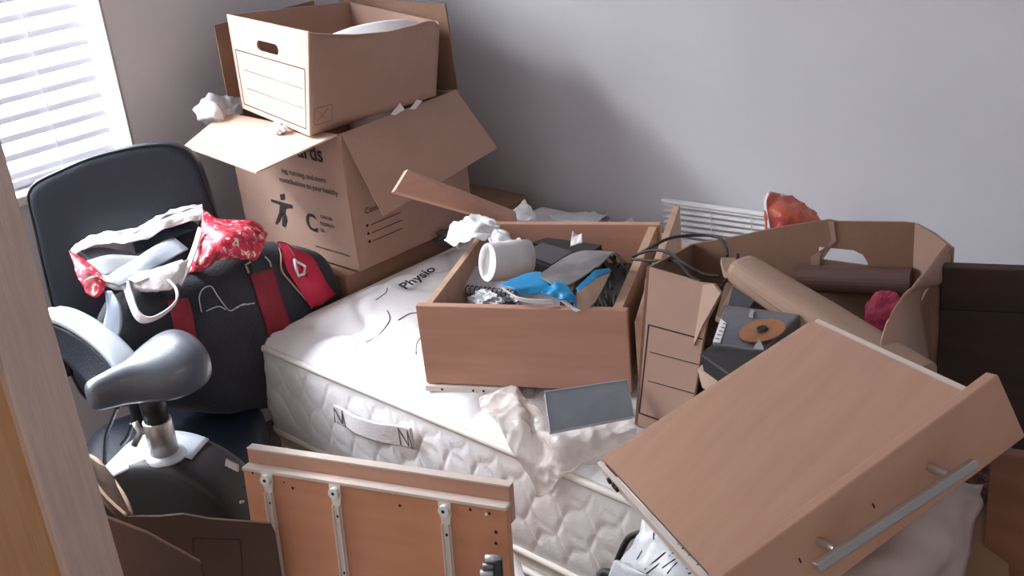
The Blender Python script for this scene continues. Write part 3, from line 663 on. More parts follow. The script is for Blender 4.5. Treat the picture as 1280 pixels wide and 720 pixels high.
dsheet('pale_edge', [[(1016, 262, 2.42), (1027, 277, 2.40)], [(1012, 268, 2.40), (1022, 280, 2.39)]], ORANGE, ob)

# ------------------------------------------------ torn carton on the mattress
ct = thing('torn_carton', 'large torn brown carton with a hand hole, heaped with junk beside the drawer', 'box', (1.7, -.63, .592))
zb = .592
k1 = V((1.885, -.485, 0)); k2 = V((1.80, -.435, 0)); k3 = V((1.41, -.505, 0)); k4 = V((1.515, -.83, 0)); k5 = V((1.905, -.80, 0))
bn = (k2 - k3).cross(UP).normalized()
if bn.y > 0: bn = -bn
bpt = k2.copy()
def bw(px, py): return onp(px, py, bpt, bn)
top = [(1130, 278), (1041, 277), (1035, 275), (1000, 280), (960, 287), (905, 299), (860, 306), (815, 316), (804, 330)]
topw = [bw(*q) for q in top]
# back wall with the hand hole: strip polygon split around the slot
hL, hR, hT, hB = bw(1022, 318), bw(1085, 318), bw(1050, 308), bw(1050, 328)
uL = hL.x; uR = hR.x; zT_, zB_ = hT.z - .004, hB.z
def bxy(x): return k3.lerp(k2, (x - k3.x) / (k2.x - k3.x))
def bpq(x, z): q = bxy(x); return V((q.x, q.y, z))
def ztop(x):
    ps = sorted([(p.x, p.z) for p in topw])
    if x <= ps[0][0]: return ps[0][1]
    for (xa, za), (xb, zb2) in zip(ps, ps[1:]):
        if x <= xb: return za + (zb2 - za) * (x - xa) / max(1e-6, xb - xa)
    return ps[-1][1]
bwm = MB(); off_ = -bn * .005
xs0 = [k3.x + (uL - k3.x) * i / 10 for i in range(11)]
bwm.prism([bpq(k3.x, zb)] + [bpq(uL, zb)] + [bpq(x, ztop(x)) for x in reversed(xs0)], off_)
xs1 = [uR + (k2.x - uR) * i / 4 for i in range(5)]
bwm.prism([bpq(uR, zb), bpq(k2.x, zb)] + [bpq(x, ztop(x)) for x in reversed(xs1)], off_)
xs2 = [uL + (uR - uL) * i / 5 for i in range(6)]
bwm.prism([bpq(uL, zb), bpq(uR, zb), bpq(uR, zB_), bpq(uL, zB_)], off_)
arc_ = [bpq(uL, zT_ - .002)] + [bpq(uL + (uR - uL) * .72, zT_)] + [bpq(uL + (uR - uL) * .9, zT_ - .006), bpq(uR, zB_ + .006)]
bwm.prism([bpq(x, ztop(x)) for x in reversed(xs2)] + arc_, off_)
bwm.build('back_wall', CARD_M, ct)
slab('tape', [bw(1036, 276) + bn * .003, bw(1043, 277) + bn * .003, bw(1046, 300) + bn * .003, bw(1036, 312) + bn * .003, bw(1022, 316) + bn * .003, bw(1014, 320) + bn * .003, bw(1014, 330) + bn * .003, bw(1024, 331) + bn * .003, bw(1026, 318) + bn * .003, bw(1040, 300) + bn * .003], .001, CARD, ct)
zc = ztop(k2.x)
# rounded corner and right wall
c1 = at(1155, 286, x=1.835); c2_ = at(1183, 315, x=1.885)
slab('corner_panel', [V((k2.x, k2.y, zb)), V((k1.x, k1.y, zb)), V((k1.x, k1.y, c2_.z)), V(((k1.x + k2.x) / 2, (k1.y + k2.y) / 2, (zc + c2_.z) / 2 + .004)), V((k2.x, k2.y, zc))], .005, CARD, ct)
k1t = V((k1.x, k1.y, c2_.z))
# right wall outside, leaning
slab('side_wall', [k1t, V((k1.x + .015, k1.y + .02, zb)), V((k5.x, k5.y, zb)), onp(1168, 470, k1t, (1, .05, 0)), onp(1148, 385, k1t, (1, .05, 0)), onp(1160, 362, k1t, (1, .05, 0))], .005, CARD_M, ct)
sheet('torn_flap', [[k1t, onp(1180, 350, k1t, (1, .05, .1)), onp(1150, 372, k1t, (1, .05, .1)), onp(1166, 472, k1t, (1, .05, .1))],
      [k1t + V((-.012, 0, .0)), at(1150, 352, d=1.72), at(1128, 380, d=1.68), at(1140, 475, d=1.60)],
      [at(1165, 335, d=1.76), at(1132, 372, d=1.70), at(1110, 400, d=1.64), at(1096, 445, d=1.6)]], CARD, ct, thick=.004, sub=5)
# front wall piece with the printed grid
fa, fb, fc, fd = at(797, 532, z=.60), at(868, 560, z=.60), at(902, 362, z=.855), at(812, 334, z=.86)
fnp = (fb - fa).cross(fd - fa).normalized()
if fnp.dot(CAM - fa) < 0: fnp = -fnp
def fw_(px, py): return onp(px, py, fa, fnp)
fo_ = [(797, 532), (872, 560), (866, 505), (872, 470), (878, 430), (884, 400), (901, 366), (893, 355), (875, 353), (850, 345), (812, 334), (806, 350), (803, 400), (800, 470)]
slab('front_wall', [fw_(*q) for q in fo_], .005, CARD, ct)
slab('left_wall', [fw_(797, 532) , fw_(812, 334), bpq(k3.x, ztop(k3.x)), bpq(k3.x, zb)], .005, CARD_M, ct)
slab('folded_edge', [fw_(q[0], q[1]) + fnp * .003 for q in ((868, 432), (880, 405), (902, 366), (893, 355), (880, 356))], .003, CARD_L, ct)
g_ = MB()
for a, b, wd in (((811, 406), (878, 424), .0022), ((811, 406), (799, 516), .0022), ((799, 516), (866, 540), .0022), ((813, 440), (874, 456), .0012), ((810, 476), (868, 492), .0012)): line(g_, fw_(*a), fw_(*b), wd, fnp)
g_.build('printed_grid', INK, ct)
mk('bottom', [fw_(797, 532), V((k5.x, k5.y, zb)), V((k1.x, k1.y, zb)), V((k2.x, k2.y, zb)), V((k3.x, k3.y, zb))], [(0, 1, 2, 3, 4)], CARD_M, ct, sol=.004)

# carton contents
tb0, tb1 = at(925, 336, d=1.84), at(1150, 478, d=1.58)
ax = (tb1 - tb0).normalized(); ru = (UP - ax * ax.z).normalized(); rw = ax.cross(ru)
loft('cardboard_roll', [ring(tb0.lerp(tb1, t), ru, rw, r_ * .8, r_, 2.6, 24) for t, r_ in ((0, .027), (.03, .030), (.5, .033), (1, .034))], TUBEC, label='long pale tube lying diagonally across the torn carton', cat='tube', smooth=False, bevel=.002)
slab('pale_board', [at(901, 322, d=1.86), at(922, 322, d=1.86), at(1006, 395, d=1.72), at(1000, 408, d=1.70), at(905, 338, d=1.83)], .012, TUBEC, label='thin pale board along the left of the long tube', cat='board')
dr0, dr1 = at(1000, 348, d=2.02), at(1140, 352, d=1.93)
ax = (dr1 - dr0).normalized(); ru = (UP - ax * ax.z).normalized(); rw = ax.cross(ru)
loft('dark_roll', [ring(dr0.lerp(dr1, t), ru, rw, .024, .024, 2, 24) for t in (0, .5, 1)], DARKR, smooth=False, label='dark brown roll lying against the back of the torn carton', cat='roll')
crumple('pink_cloth', at(1108, 398, d=1.76), .042, MAG, seed=41, sq=(.8, .9, 1), amp=.25, freq=.9, label='magenta knitted cloth bunched in the right of the torn carton', cat='cloth')
hdv = thing('disc_drive', 'opened grey disc drive with a copper disc, on the junk in the torn carton', 'disc drive', at(935, 420, d=1.75))
q0, q1, q2, q3 = at(890, 428, d=1.70), at(953, 438, d=1.64), at(1000, 392, d=1.70), at(905, 380, d=1.80)
dnn = (q1 - q0).cross(q3 - q0).normalized()
if dnn.dot(CAM - q0) < 0: dnn = -dnn
Pd = quadP(q0, q1, q2, q3)
slab('casing', [q0, q1, q2, q3], .03, DRIVE, hdv, n=-dnn, bevel=.003)
dc = onp(953, 414, q0 + dnn * .003, dnn); du = (q1 - q0).normalized(); dv = dnn.cross(du)
loft('disc', [ring(dc, du, dv, .033, .033, 2, 32), ring(dc + dnn * .002, du, dv, .033, .033, 2, 32)], COPPER, hdv, smooth=False)
loft('spindle', [ring(dc + dnn * .002, du, dv, .009, .009, 2, 20), ring(dc + dnn * .006, du, dv, .007, .007, 2, 20)], BLACKM, hdv, smooth=False)
slab('label_plate', [onp(x, y, q0 + dnn * .002, dnn) for x, y in ((891, 427), (900, 428), (908, 404), (901, 398))], .001, PAPER, hdv, n=-dnn)
lg = MB()
for i in range(5):
    a = onp(894 + i * 2.5, 423 - i * 4.6, q0 + dnn * .0035, dnn); b = onp(899 + i * 2.3, 424 - i * 4.6, q0 + dnn * .0035, dnn); line(lg, a, b, .0012, dnn)
lg.build('label_print', INK, hdv)
slab('actuator', [onp(x, y, q0 + dnn * .006, dnn) for x, y in ((941, 436), (955, 437), (952, 428), (949, 424), (946, 428))], .002, STEEL, hdv, n=-dnn)
slab('actuator', [onp(x, y, q0 + dnn * .006, dnn) for x, y in ((936, 394), (941, 396), (943, 388), (938, 386))], .003, STEEL, hdv, n=-dnn)
slab('drive_case', [at(874, 442, d=1.70), at(912, 470, d=1.62), at(958, 440, d=1.63), at(892, 428, d=1.72)], .04, BLACKM, n=-dnn, bevel=.003, label='black plastic case directly under the opened disc drive', cat='case')
slab('junk_board', [at(872, 462, d=1.72), at(925, 492, d=1.62), at(925, 480, d=1.64), at(878, 455, d=1.74)], .03, CARD_L, label='broken pale board end below the black case in the torn carton', cat='board')
slab('metal_plate', [at(905, 380, d=1.86), at(930, 395, d=1.84), at(945, 372, d=1.88), at(918, 355, d=1.9)], .02, DRIVE, label='small dark grey metal plate behind the disc drive', cat='plate')
slab('wooden_strip', [at(895, 395, d=1.80), at(905, 400, d=1.79), at(917, 355, d=1.86), at(907, 352, d=1.86)], .01, CARD_L, label='short pale strip standing left of the disc drive', cat='strip')
# heap of loose cardboard filler below them
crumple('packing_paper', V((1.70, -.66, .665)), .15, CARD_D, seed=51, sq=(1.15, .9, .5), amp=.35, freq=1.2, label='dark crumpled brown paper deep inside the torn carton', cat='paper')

# ------------------------------------------------ upturned drawer
ud = thing('upturned_drawer', 'beech drawer lying upside down across the torn carton, bar handle towards the viewer', 'drawer', at(1000, 560, d=1.35))
e1 = V((.39, .878, .277)).normalized(); e2 = V((.874, -.448, .189)); e2 = (e2 - e1 * e2.dot(e1)).normalized(); en = e2.cross(e1).normalized()
if en.z < 0: en = -en
UA = at(1018, 403, d=1.58)
def up_(px, py, lift=0): return onp(px, py, UA + en * lift, en)
PA, PB, PC, PD = up_(1018, 403), up_(755, 575), up_(893, 724), up_(1208, 492)
slab('bottom_panel', [PA, PB, PC, PD], .006, BEECH_T, ud, n=-en)
fr_dir = ((PD - PA).normalized() + (PC - PB).normalized()).normalized()
def board(name, a, b, h, t, m, inner, lift=0, **k):
    a, b = V(a) + en * lift, V(b) + en * lift
    return MB().prism([a, b, b + inner * t, a + inner * t], -en * h).build(name, m, ud, **k)
inb = (PA - PB).normalized()
board('side_panel', PB - inb * .010, PC - inb * .010, .016, .006, EDGE_W, inb, .002, label='pale chipped side edge')
board('side_panel', PA + inb * .001, PD + inb * .001, .022, .006, EDGE_W, inb, .002, label='pale far side edge')
board('back_panel', PA, PB, .03, .010, BEECH_S, -fr_dir)
# front board: long, with slanting end
FA, FB = up_(1248, 468, .012), up_(860, 752, .012)
F_dir = (FA - FB).normalized(); fhn = en
Fh = .085; fN = F_dir.cross(en).normalized()
if fN.dot(CAM - FA) < 0: fN = -fN
face_dn = (-en * .92 + fN * .10)
fbd = MB(); bth = .017
fbd.prism([FA, FB, FB + face_dn * Fh, FA + face_dn * Fh + F_dir * .0], -fN * bth)
fbd.build('front_panel', BEECH_T, ud, bevel=.002)
# bar handle
def ff(s, h, o): return FA - F_dir * s + face_dn * h + (fN) * o
hb = MB()
fac = face_dn.cross(F_dir).normalized()
if fac.dot(fN) < 0: fac = -fac
def fpx(px, py, o=0): return onp(px, py, FA + fac * o, fac)
ha, hbp = fpx(1014, 703, .026), fpx(1213, 572, .026)
hb.box(ha, hbp - ha, face_dn * .011, fac * .009)
hb.build('handle', STEEL, ud, bevel=.001, label='slim metal bar handle')
for x, y in ((1162, 583), (1024, 677)):
    a_ = fpx(x, y, 0); ax_ = onp(x + 12, y + 8, a_ + fac * .026, fac)
    MB().tube([a_, ha.lerp(hbp, max(0, min(1, (a_ - ha).dot((hbp - ha).normalized()) / (hbp - ha).length))) + face_dn * .004], .005, 12).build('handle_post', STEEL, ud)
for s in (.20, .30): MB().box(ff(s, Fh * .42, .0002), -F_dir * .002, face_dn * .006, fN * .0004).build('scuff_mark', DARKW, ud)
# runner clip on the near side
rc = MB(); 
for t in (.12, .17, .2): rc.box(PB.lerp(PC, t) - inb * .014 - en * .002, (PC - PB).normalized() * .006, inb * .004, -en * .006)
rc.build('clip', BLACKM, ud)

# white polythene bag with print, under it
wb = thing('polythene_bag', 'white polythene bag printed with dark lines, under the near corner of the upturned drawer', 'bag', at(830, 700, d=1.68))
dsheet('film', [[(812, 634, 1.74), (832, 648, 1.73), (855, 664, 1.70), (885, 690, 1.66)], [(800, 668, 1.73), (824, 674, 1.68), (860, 690, 1.64), (895, 720, 1.60)], [(778, 700, 1.74), (800, 712, 1.67), (840, 726, 1.62), (890, 745, 1.58)], [(762, 740, 1.76), (790, 750, 1.70), (830, 765, 1.65), (880, 775, 1.62)], [(756, 1050, 1.92), (785, 1065, 1.87), (825, 1080, 1.83), (870, 1085, 1.80)]], POLY, wb, amp=.006, freq=18, crease=True)
fob = [o for o in wb.children][0]; fme = fob.data; foff = OFF[wb.name]
fbv = BVHTree.FromPolygons([v.co + foff for v in fme.vertices], [tuple(p.vertices) for p in fme.polygons])
def on_film(px, py):
    r = ray(px, py).normalized(); h = fbv.ray_cast(CAM, r)
    return (h[0] if h[0] is not None else at(px, py, d=1.65)) - r * .0015
wl_ = MB(); bz = at(840, 700, d=1.315)
pn = (CAM - bz).normalized()
for a, b in (((806, 712), (832, 690)), ((808, 717), (838, 694)), ((838, 688), (848, 680)), ((840, 692), (856, 684)), ((828, 710), (842, 700)), ((842, 700), (862, 694)), ((834, 717), (846, 703)), ((858, 711), (880, 703)), ((856, 701), (870, 697)), ((817, 674), (817, 666)), ((831, 676), (831, 670)), ((796, 700), (803, 688)), ((860, 717), (876, 714))):
    p_, q_ = on_film(*a), on_film(*b); wl_.tube([p_, p_.lerp(q_, .33), p_.lerp(q_, .66), q_], .0011, 5)
wl_.build('printed_line', INKG, wb)
stp = thing('bag_strap', 'black curved strap beside the white printed bag on the mattress', 'strap', at(785, 690, d=1.78))
MB().tube(spline([at(x, y, d=d) for x, y, d in ((764, 724, 1.80), (772, 700, 1.79), (784, 675, 1.77), (795, 668, 1.76), (803, 668, 1.75), (806, 676, 1.73))], 8), .005, 10).build('webbing', BLACKM, stp, smooth=True)
MB().tube(spline([at(x, y, d=d) for x, y, d in ((750, 722, 1.82), (756, 716, 1.82), (768, 720, 1.80))], 6), .008, 8).build('end_clip', BLACKM, stp, smooth=True)

# film wrap on the mattress and the frosted case
fz = lambda x, y, z: at(x, y, z=z)
sheet('plastic_film', [[fz(604, 500, .585), fz(640, 486, .61), fz(668, 508, .598), fz(690, 530, .59), fz(760, 530, .59), fz(796, 535, .60)],
      [fz(604, 515, .58), fz(646, 505, .61), fz(662, 530, .592), fz(700, 548, .61), fz(745, 545, .605), fz(794, 548, .61)],
      [at(622, 530, y=-.975), at(650, 540, y=-.965), at(672, 556, y=-.955), fz(706, 578, .578), fz(738, 568, .59), fz(775, 560, .60)],
      [at(640, 565, y=-.99), at(655, 588, y=-.99), at(672, 620, y=-.985), at(690, 612, y=-.98), at(712, 592, y=-.975), fz(735, 580, .57)]],
      PLASW, thick=.0008, amp=.010, freq=14, crease=True, sub=18, label='crinkled clear plastic sheet draped over the mattress edge', cat='plastic sheet')
fcs = thing('plastic_case', 'flat frosted grey plastic case leaning on the drawer front', 'case', at(740, 510, z=.60))
ca, cb, ccc, cdd = at(688, 541, z=.635), at(793, 521, z=.635), at(784, 475, z=.685), at(681, 490, z=.685)
cn_ = (cb - ca).cross(cdd - ca).normalized()
if cn_.dot(CAM - ca) < 0: cn_ = -cn_
slab('tray', [ca, cb, ccc, cdd], .016, FROST, fcs, n=-cn_, bevel=.002)
rim = MB(); rim.tube([ca + cn_ * .001, cb + cn_ * .001, ccc + cn_ * .001, cdd + cn_ * .001], .0016, 6, close=True); rim.build('rim', FROSTE, fcs)

# ------------------------------------------------ office chair
oc = thing('office_chair', 'black leather office chair by the window, loaded with bags', 'chair', (.42, -1.02, 0))
TLc, TRc = at(45, 225, z=.93), at(240, 195, z=.93); BLc = at(105, 500, z=.46)
cn0 = (TRc - TLc).cross(BLc - TLc).normalized()
if cn0.dot(CAM - TLc) < 0: cn0 = -cn0
def cp(px, py, lift=0): return onp(px, py, TLc + cn0 * lift, cn0)
outl = [(33, 250), (34, 238), (44, 226), (70, 213), (110, 196), (160, 183), (200, 178), (222, 180), (240, 190), (252, 208), (262, 236), (272, 268), (285, 310), (300, 360), (310, 420), (300, 470), (220, 500), (150, 510), (112, 505), (92, 480), (78, 440), (64, 385), (50, 325), (40, 280)]
ol = spline([cp(*q) for q in outl], 4, close=True)
cen = sum(ol, V()) / len(ol)
rg = []
for sc_, lf in ((.90, -.055), (.985, -.05), (1.0, -.035), (1.0, -.012), (.985, -.002), (.955, .006), (.90, .007), (.7, .010), (.4, .006), (.1, .002)): rg.append([cen + (p - cen) * sc_ + cn0 * lf for p in ol])
loft('backrest', rg, BLACKL, oc)
pip = [cen + (p - cen) * .978 + cn0 * .0025 for p in ol]
MB().tube(pip, .003, 6, close=True).build('piping', BLACKP, oc, smooth=True)
# seat
cf = V((cn0.x, cn0.y, 0)).normalized(); cs = V((-cf.y, cf.x, 0))
sc0 = V((.585, -1.195, .375))
srg = []
for z, s in ((-.05, .8), (-.045, .93), (-.02, 1), (.02, 1), (.04, .95), (.05, .8), (.052, .4), (.05, .05)): srg.append(ring(sc0 + UP * z, cf, cs, .19 * s, .19 * s, 3.6, 36))
loft('seat', srg, BLACKL, oc)
# armrests: silver topped loops
ar = MB(); apts = [(58, 392, 2.33), (80, 395, 2.31), (105, 407, 2.28), (130, 425, 2.25), (150, 445, 2.23), (163, 466, 2.22), (166, 485, 2.22)]
aw = spline([at(x, y, d=d) for x, y, d in apts], 6)
rgs = []
for i, p in enumerate(aw):
    t = (aw[min(i + 1, len(aw) - 1)] - aw[max(i - 1, 0)]).normalized(); side = t.cross(UP).normalized(); nn = side.cross(t)
    if nn.z < 0: nn = -nn
    k_ = 1 if 2 < i < len(aw) - 3 else .8
    rgs.append(ring(p, side, nn, .026 * k_, .011 * k_, 3, 20))
loft('armrest', rgs, SILVER, oc, label='silver topped armrest')
ap = MB(); p0 = aw[-1]; ap.tube(spline([aw[-1], aw[-1] - UP * .08 + cf * -.01, aw[-1] - UP * .17 - cf * .05, V((p0.x, p0.y, .44)) - cf * .1], 6), .017, 12); ap.build('arm_support', BLACKP, oc, smooth=True); ap = MB()
ap.tube(spline([aw[2], aw[2] - UP * .05, aw[2] - UP * .13 + cf * .02], 5), .015, 12)
ap.build('arm_support', BLACKP, oc, smooth=True)
uh = sheet('arm_panel', [[at(62, 400, d=2.34), at(90, 412, d=2.31), at(120, 432, d=2.29), at(150, 462, d=2.27)], [at(68, 430, d=2.35), at(88, 452, d=2.33), at(104, 470, d=2.31), at(118, 488, d=2.29)]], BLACKL, oc, thick=.02)
MB().tube([(sc0.x, sc0.y, .06), (sc0.x, sc0.y, .33)], .025, 16).build('gas_column', BLACKP, oc)
MB().box(sc0 - cf * .1 - cs * .08 + UP * -.08, cf * .2, cs * .16, UP * .035).build('seat_plate', BLACKP, oc)
for i in range(5):
    a = 2 * math.pi * i / 5 + .3; dr_ = V((math.cos(a), math.sin(a), 0)); base = V((sc0.x, sc0.y, .085))
    MB().tube([base, base + dr_ * .14 - UP * .01, base + dr_ * .27 - UP * .03], [.022, .018, .014], 10).build('base_leg', BLACKP, oc, smooth=True)
    cpt = base + dr_ * .265; cpt.z = .025; s_ = V((-dr_.y, dr_.x, 0))
    loft('caster', [ring(cpt - s_ * .02, dr_, UP, .0245, .0245, 2, 16), ring(cpt + s_ * .02, dr_, UP, .0245, .0245, 2, 16)], BLACKP, oc, smooth=False)

# ------------------------------------------------ sports holdall
hb_ = thing('sports_holdall', 'black sports holdall with red straps wedged between chair and mattress', 'bag', at(300, 480, d=2.42))
crs = [(128, 425, 2.37, 26, .03), (145, 430, 2.37, 55, .06), (185, 435, 2.38, 78, .08), (240, 432, 2.41, 94, .085), (292, 420, 2.50, 108, .09), (345, 400, 2.62, 104, .085), (385, 385, 2.70, 84, .08), (405, 375, 2.74, 66, .065), (414, 372, 2.75, 40, .04)]
rings = []
cpts = [at(x, y, d=d) for x, y, d, _, _ in crs]
for i, (x, y, d, hpx, dep) in enumerate(crs):
    t = (cpts[min(i + 1, len(crs) - 1)] - cpts[max(i - 1, 0)]); t.z = 0; t.normalize()
    nrm_ = t.cross(UP)
    c = cpts[i] - ray(x, y).normalized() * 0 + (V((0, 0, 0)))
    if nrm_.dot(CAM - c) < 0: nrm_ = -nrm_
    c = c - nrm_ * dep * .1
    hh = hpx * d / FOC
    rr_ = ring(c, nrm_, UP, dep, hh, 2.7, 40)
    rings.append([p + nrm_ * .006 * mnoise.noise(p * 9) for p in rr_])
rs = [spline([rings[i][j] for i in range(len(rings))], 5) for j in range(40)]
HR = [[rs[j][i] for j in range(40)] for i in range(len(rs[0]))]
hr2 = []
for r_ in HR:
    hr2.append([p + (p - sum(r_, V()) / 40).normalized() * (.006 * mnoise.noise(p * 14) + .004 * mnoise.noise(p * 31)) for p in r_])
loft('body', hr2, BLACKF, hb_)
bvs = [p for r in hr2 for p in r]; nn0 = 40
bvh = BVHTree.FromPolygons(bvs, [(i * nn0 + j, i * nn0 + (j + 1) % nn0, (i + 1) * nn0 + (j + 1) % nn0, (i + 1) * nn0 + j) for i in range(len(hr2) - 1) for j in range(nn0)])
def on_bag(px, py, lift=.004):
    r = ray(px, py).normalized(); h = bvh.ray_cast(CAM, r)
    if h[0] is None:
        h = bvh.find_nearest(at(px, py, d=2.6)); return h[0] + (CAM - h[0]).normalized() * lift
    return h[0] - r * lift
def strapb(pts, w, m, name='strap', t=.004, lift=.004):
    rows = [[on_bag(x + w[0] * k_, y + w[1] * k_, lift) for x, y in spline2(pts)] for k_ in (-1, -.5, 0, .5, 1)]
    return sheet(name, rows, m, hb_, thick=t, sub=2)
def spline2(pts): return [(p.x, p.y) for p in spline([V((x, y, 0)) for x, y in pts], 3)]
strapb([(222, 374), (228, 395), (232, 420), (238, 450), (243, 480)], (13, -1.5), RED)
strapb([(322, 330), (330, 350), (338, 378), (347, 405), (352, 430)], (14, -4), RED)
strapb([(323, 322), (327, 340)], (13, -4), BLACKP, lift=.009)
MB().tube([on_bag(x, y, .013) for x, y in ((311, 341), (307, 331), (313, 327))], .0025, 8).build('buckle', STEEL, hb_)
MB().tube([on_bag(x, y, .013) for x, y in ((331, 321), (337, 327), (339, 334))], .0025, 8).build('buckle', STEEL, hb_)
rows = [[(346, 288), (349, 305), (354, 326), (366, 350), (388, 384)], [(350, 283), (356, 300), (364, 322), (378, 348), (397, 382)], [(356, 279), (366, 296), (377, 318), (390, 345), (408, 376)], [(364, 284), (380, 303), (392, 324), (403, 347), (419, 368)]]
sheet('end_panel', [[on_bag(x, y, .012 if k_ in (1, 2) else .004) for x, y in r] for k_, r in enumerate(rows)], PINK, hb_, thick=.004, amp=.004, freq=30)
MB().tube(spline([on_bag(x, y, .018) for x, y in ((352, 286), (360, 304), (371, 324), (384, 346))], 6), .003, 8).build('zip', mat('dark red zip', (140, 20, 44), .6), hb_, smooth=True)
pul = MB(); pul.tube([on_bag(x, y, .024) for x, y in ((368, 325), (381, 333), (380, 342), (373, 345), (370, 336))], .0035, 8, close=True)
pul.build('zip_pull', PAPER, hb_, smooth=True)
MB().tube(spline([on_bag(x, y, .005) for x, y in ((345, 300), (351, 318), (352, 338), (366, 356), (385, 378), (390, 385))], 6), .002, 6).build('piping', TANF, hb_, smooth=True)
for l in ([(252, 390), (249, 372), (254, 361), (264, 358), (272, 370), (284, 386), (290, 388), (300, 382), (318, 379)], [(258, 389), (264, 386), (274, 383), (282, 387)], [(296, 385), (304, 380), (311, 381)]):
    MB().tube([on_bag(x, y, .003) for x, y in spline2(l)], .0013, 5).build('logo', FROSTE, hb_)
sheet('side_pocket', [[at(390, 330, d=2.80), at(425, 341, d=2.82), at(443, 350, d=2.82)], [at(400, 352, d=2.78), at(428, 356, d=2.78), at(444, 360, d=2.78)], [at(410, 372, d=2.74), at(428, 374, d=2.74), at(440, 374, d=2.74)]], DENIM, hb_, thick=.02, amp=.004)

# ------------------------------------------------ floral shopping bag
fb_ = thing('shopping_bag', 'pink floral shopping bag with white lining lying open on the holdall, papers inside', 'bag', at(210, 350, d=2.38))
dsheet('back_lining', [[(88, 313, 2.34), (110, 299, 2.36), (140, 292, 2.38), (172, 288, 2.40), (205, 269, 2.43), (232, 262, 2.45), (252, 258, 2.46)], [(94, 316, 2.37), (114, 303, 2.40), (145, 298, 2.42), (180, 292, 2.44), (212, 274, 2.47), (236, 269, 2.49), (250, 276, 2.50)], [(104, 330, 2.40), (125, 325, 2.45), (155, 320, 2.47), (185, 315, 2.50), (212, 308, 2.52), (230, 304, 2.54), (242, 306, 2.54)]], LINING, fb_, amp=.004, freq=26, crease=True)
dsheet('folded_rim', [[(88, 312, 2.36), (110, 297, 2.38), (140, 290, 2.40), (172, 286, 2.42), (205, 267, 2.45), (232, 260, 2.47), (253, 256, 2.48)], [(90, 316, 2.335), (112, 303, 2.35), (142, 298, 2.37), (176, 293, 2.39), (208, 276, 2.42), (234, 270, 2.44), (254, 266, 2.45)], [(92, 321, 2.33), (114, 309, 2.34), (146, 304, 2.36), (180, 300, 2.38), (210, 284, 2.41), (236, 278, 2.43), (253, 275, 2.44)]], LINING, fb_, amp=.004, freq=30, crease=True)
dsheet('front_lining', [[(118, 347, 2.31), (150, 344, 2.30), (190, 338, 2.30), (225, 328, 2.31), (236, 322, 2.33)], [(130, 356, 2.29), (160, 358, 2.28), (192, 360, 2.28), (215, 358, 2.29), (228, 346, 2.31)], [(140, 360, 2.29), (165, 363, 2.285), (190, 364, 2.285), (210, 362, 2.29), (224, 352, 2.31)]], LINING, fb_, amp=.004, freq=24, crease=True)
dsheet('side_gusset', [[(86, 313, 2.33), (92, 330, 2.31), (100, 352, 2.29), (112, 367, 2.28)], [(94, 317, 2.33), (104, 332, 2.30), (114, 350, 2.28), (122, 364, 2.27)], [(98, 318, 2.34), (114, 332, 2.31), (128, 346, 2.29), (133, 358, 2.28)]], FLORAL, fb_, amp=.003, freq=30)
dsheet('side_panel', [[(253, 262, 2.45), (275, 274, 2.45), (305, 274, 2.47), (325, 282, 2.49), (334, 292, 2.5)], [(250, 290, 2.41), (268, 292, 2.385), (295, 290, 2.39), (318, 300, 2.42), (331, 306, 2.45)], [(243, 318, 2.37), (258, 318, 2.34), (285, 312, 2.355), (312, 318, 2.39), (322, 322, 2.42)], [(233, 342, 2.36), (250, 338, 2.35), (275, 326, 2.37), (298, 324, 2.40), (316, 326, 2.43)]], FLORAL, fb_, amp=.007, freq=22)
dsheet('rim', [[(248, 284, 2.40), (240, 310, 2.36), (230, 335, 2.33), (222, 354, 2.315)], [(253, 286, 2.395), (246, 312, 2.355), (236, 338, 2.325), (226, 358, 2.31)]], LINING, fb_, thick_=0) if False else sheet('rim', [[at(248, 284, d=2.40), at(240, 310, d=2.36), at(230, 335, d=2.33), at(222, 354, d=2.31)], [at(253, 286, d=2.395), at(246, 312, d=2.355), at(236, 338, d=2.325), at(227, 358, d=2.31)]], LINING, fb_, thick=.003)
dsheet('floor', [[(104, 335, 2.46), (150, 330, 2.5), (200, 318, 2.54), (240, 310, 2.54)], [(125, 350, 2.4), (160, 350, 2.42), (200, 345, 2.43), (230, 335, 2.42)]], GREYP, fb_)
# handles of the bag
sheet('carry_strap', [[at(x - 3, y, d=d) for x, y, d in ((156, 355, 2.28), (162, 375, 2.26), (172, 398, 2.25), (185, 404, 2.25), (205, 396, 2.25), (222, 380, 2.25), (222, 362, 2.26), (212, 350, 2.28))],
      [at(x + 5, y - 4, d=d - .004) for x, y, d in ((156, 355, 2.28), (162, 375, 2.26), (170, 394, 2.25), (184, 400, 2.25), (204, 390, 2.25), (217, 376, 2.25), (216, 364, 2.26), (208, 354, 2.28))]], LINING, fb_, thick=.003, sub=6)
sheet('carry_strap', [[at(x, y, d=d) for x, y, d in ((132, 364, 2.28), (134, 385, 2.27), (130, 408, 2.27), (132, 424, 2.27))], [at(x, y, d=d) for x, y, d in ((140, 364, 2.275), (150, 382, 2.26), (152, 404, 2.26), (148, 424, 2.26))]], mat('silver blue lining', (160, 172, 190), .45), fb_, thick=.004, sub=6, amp=.003)
dsheet('corner_fold', [[(104, 352, 2.275), (118, 345, 2.27), (132, 352, 2.27)], [(108, 366, 2.27), (120, 372, 2.26), (130, 364, 2.265)]], FLORAL, fb_, amp=.004)
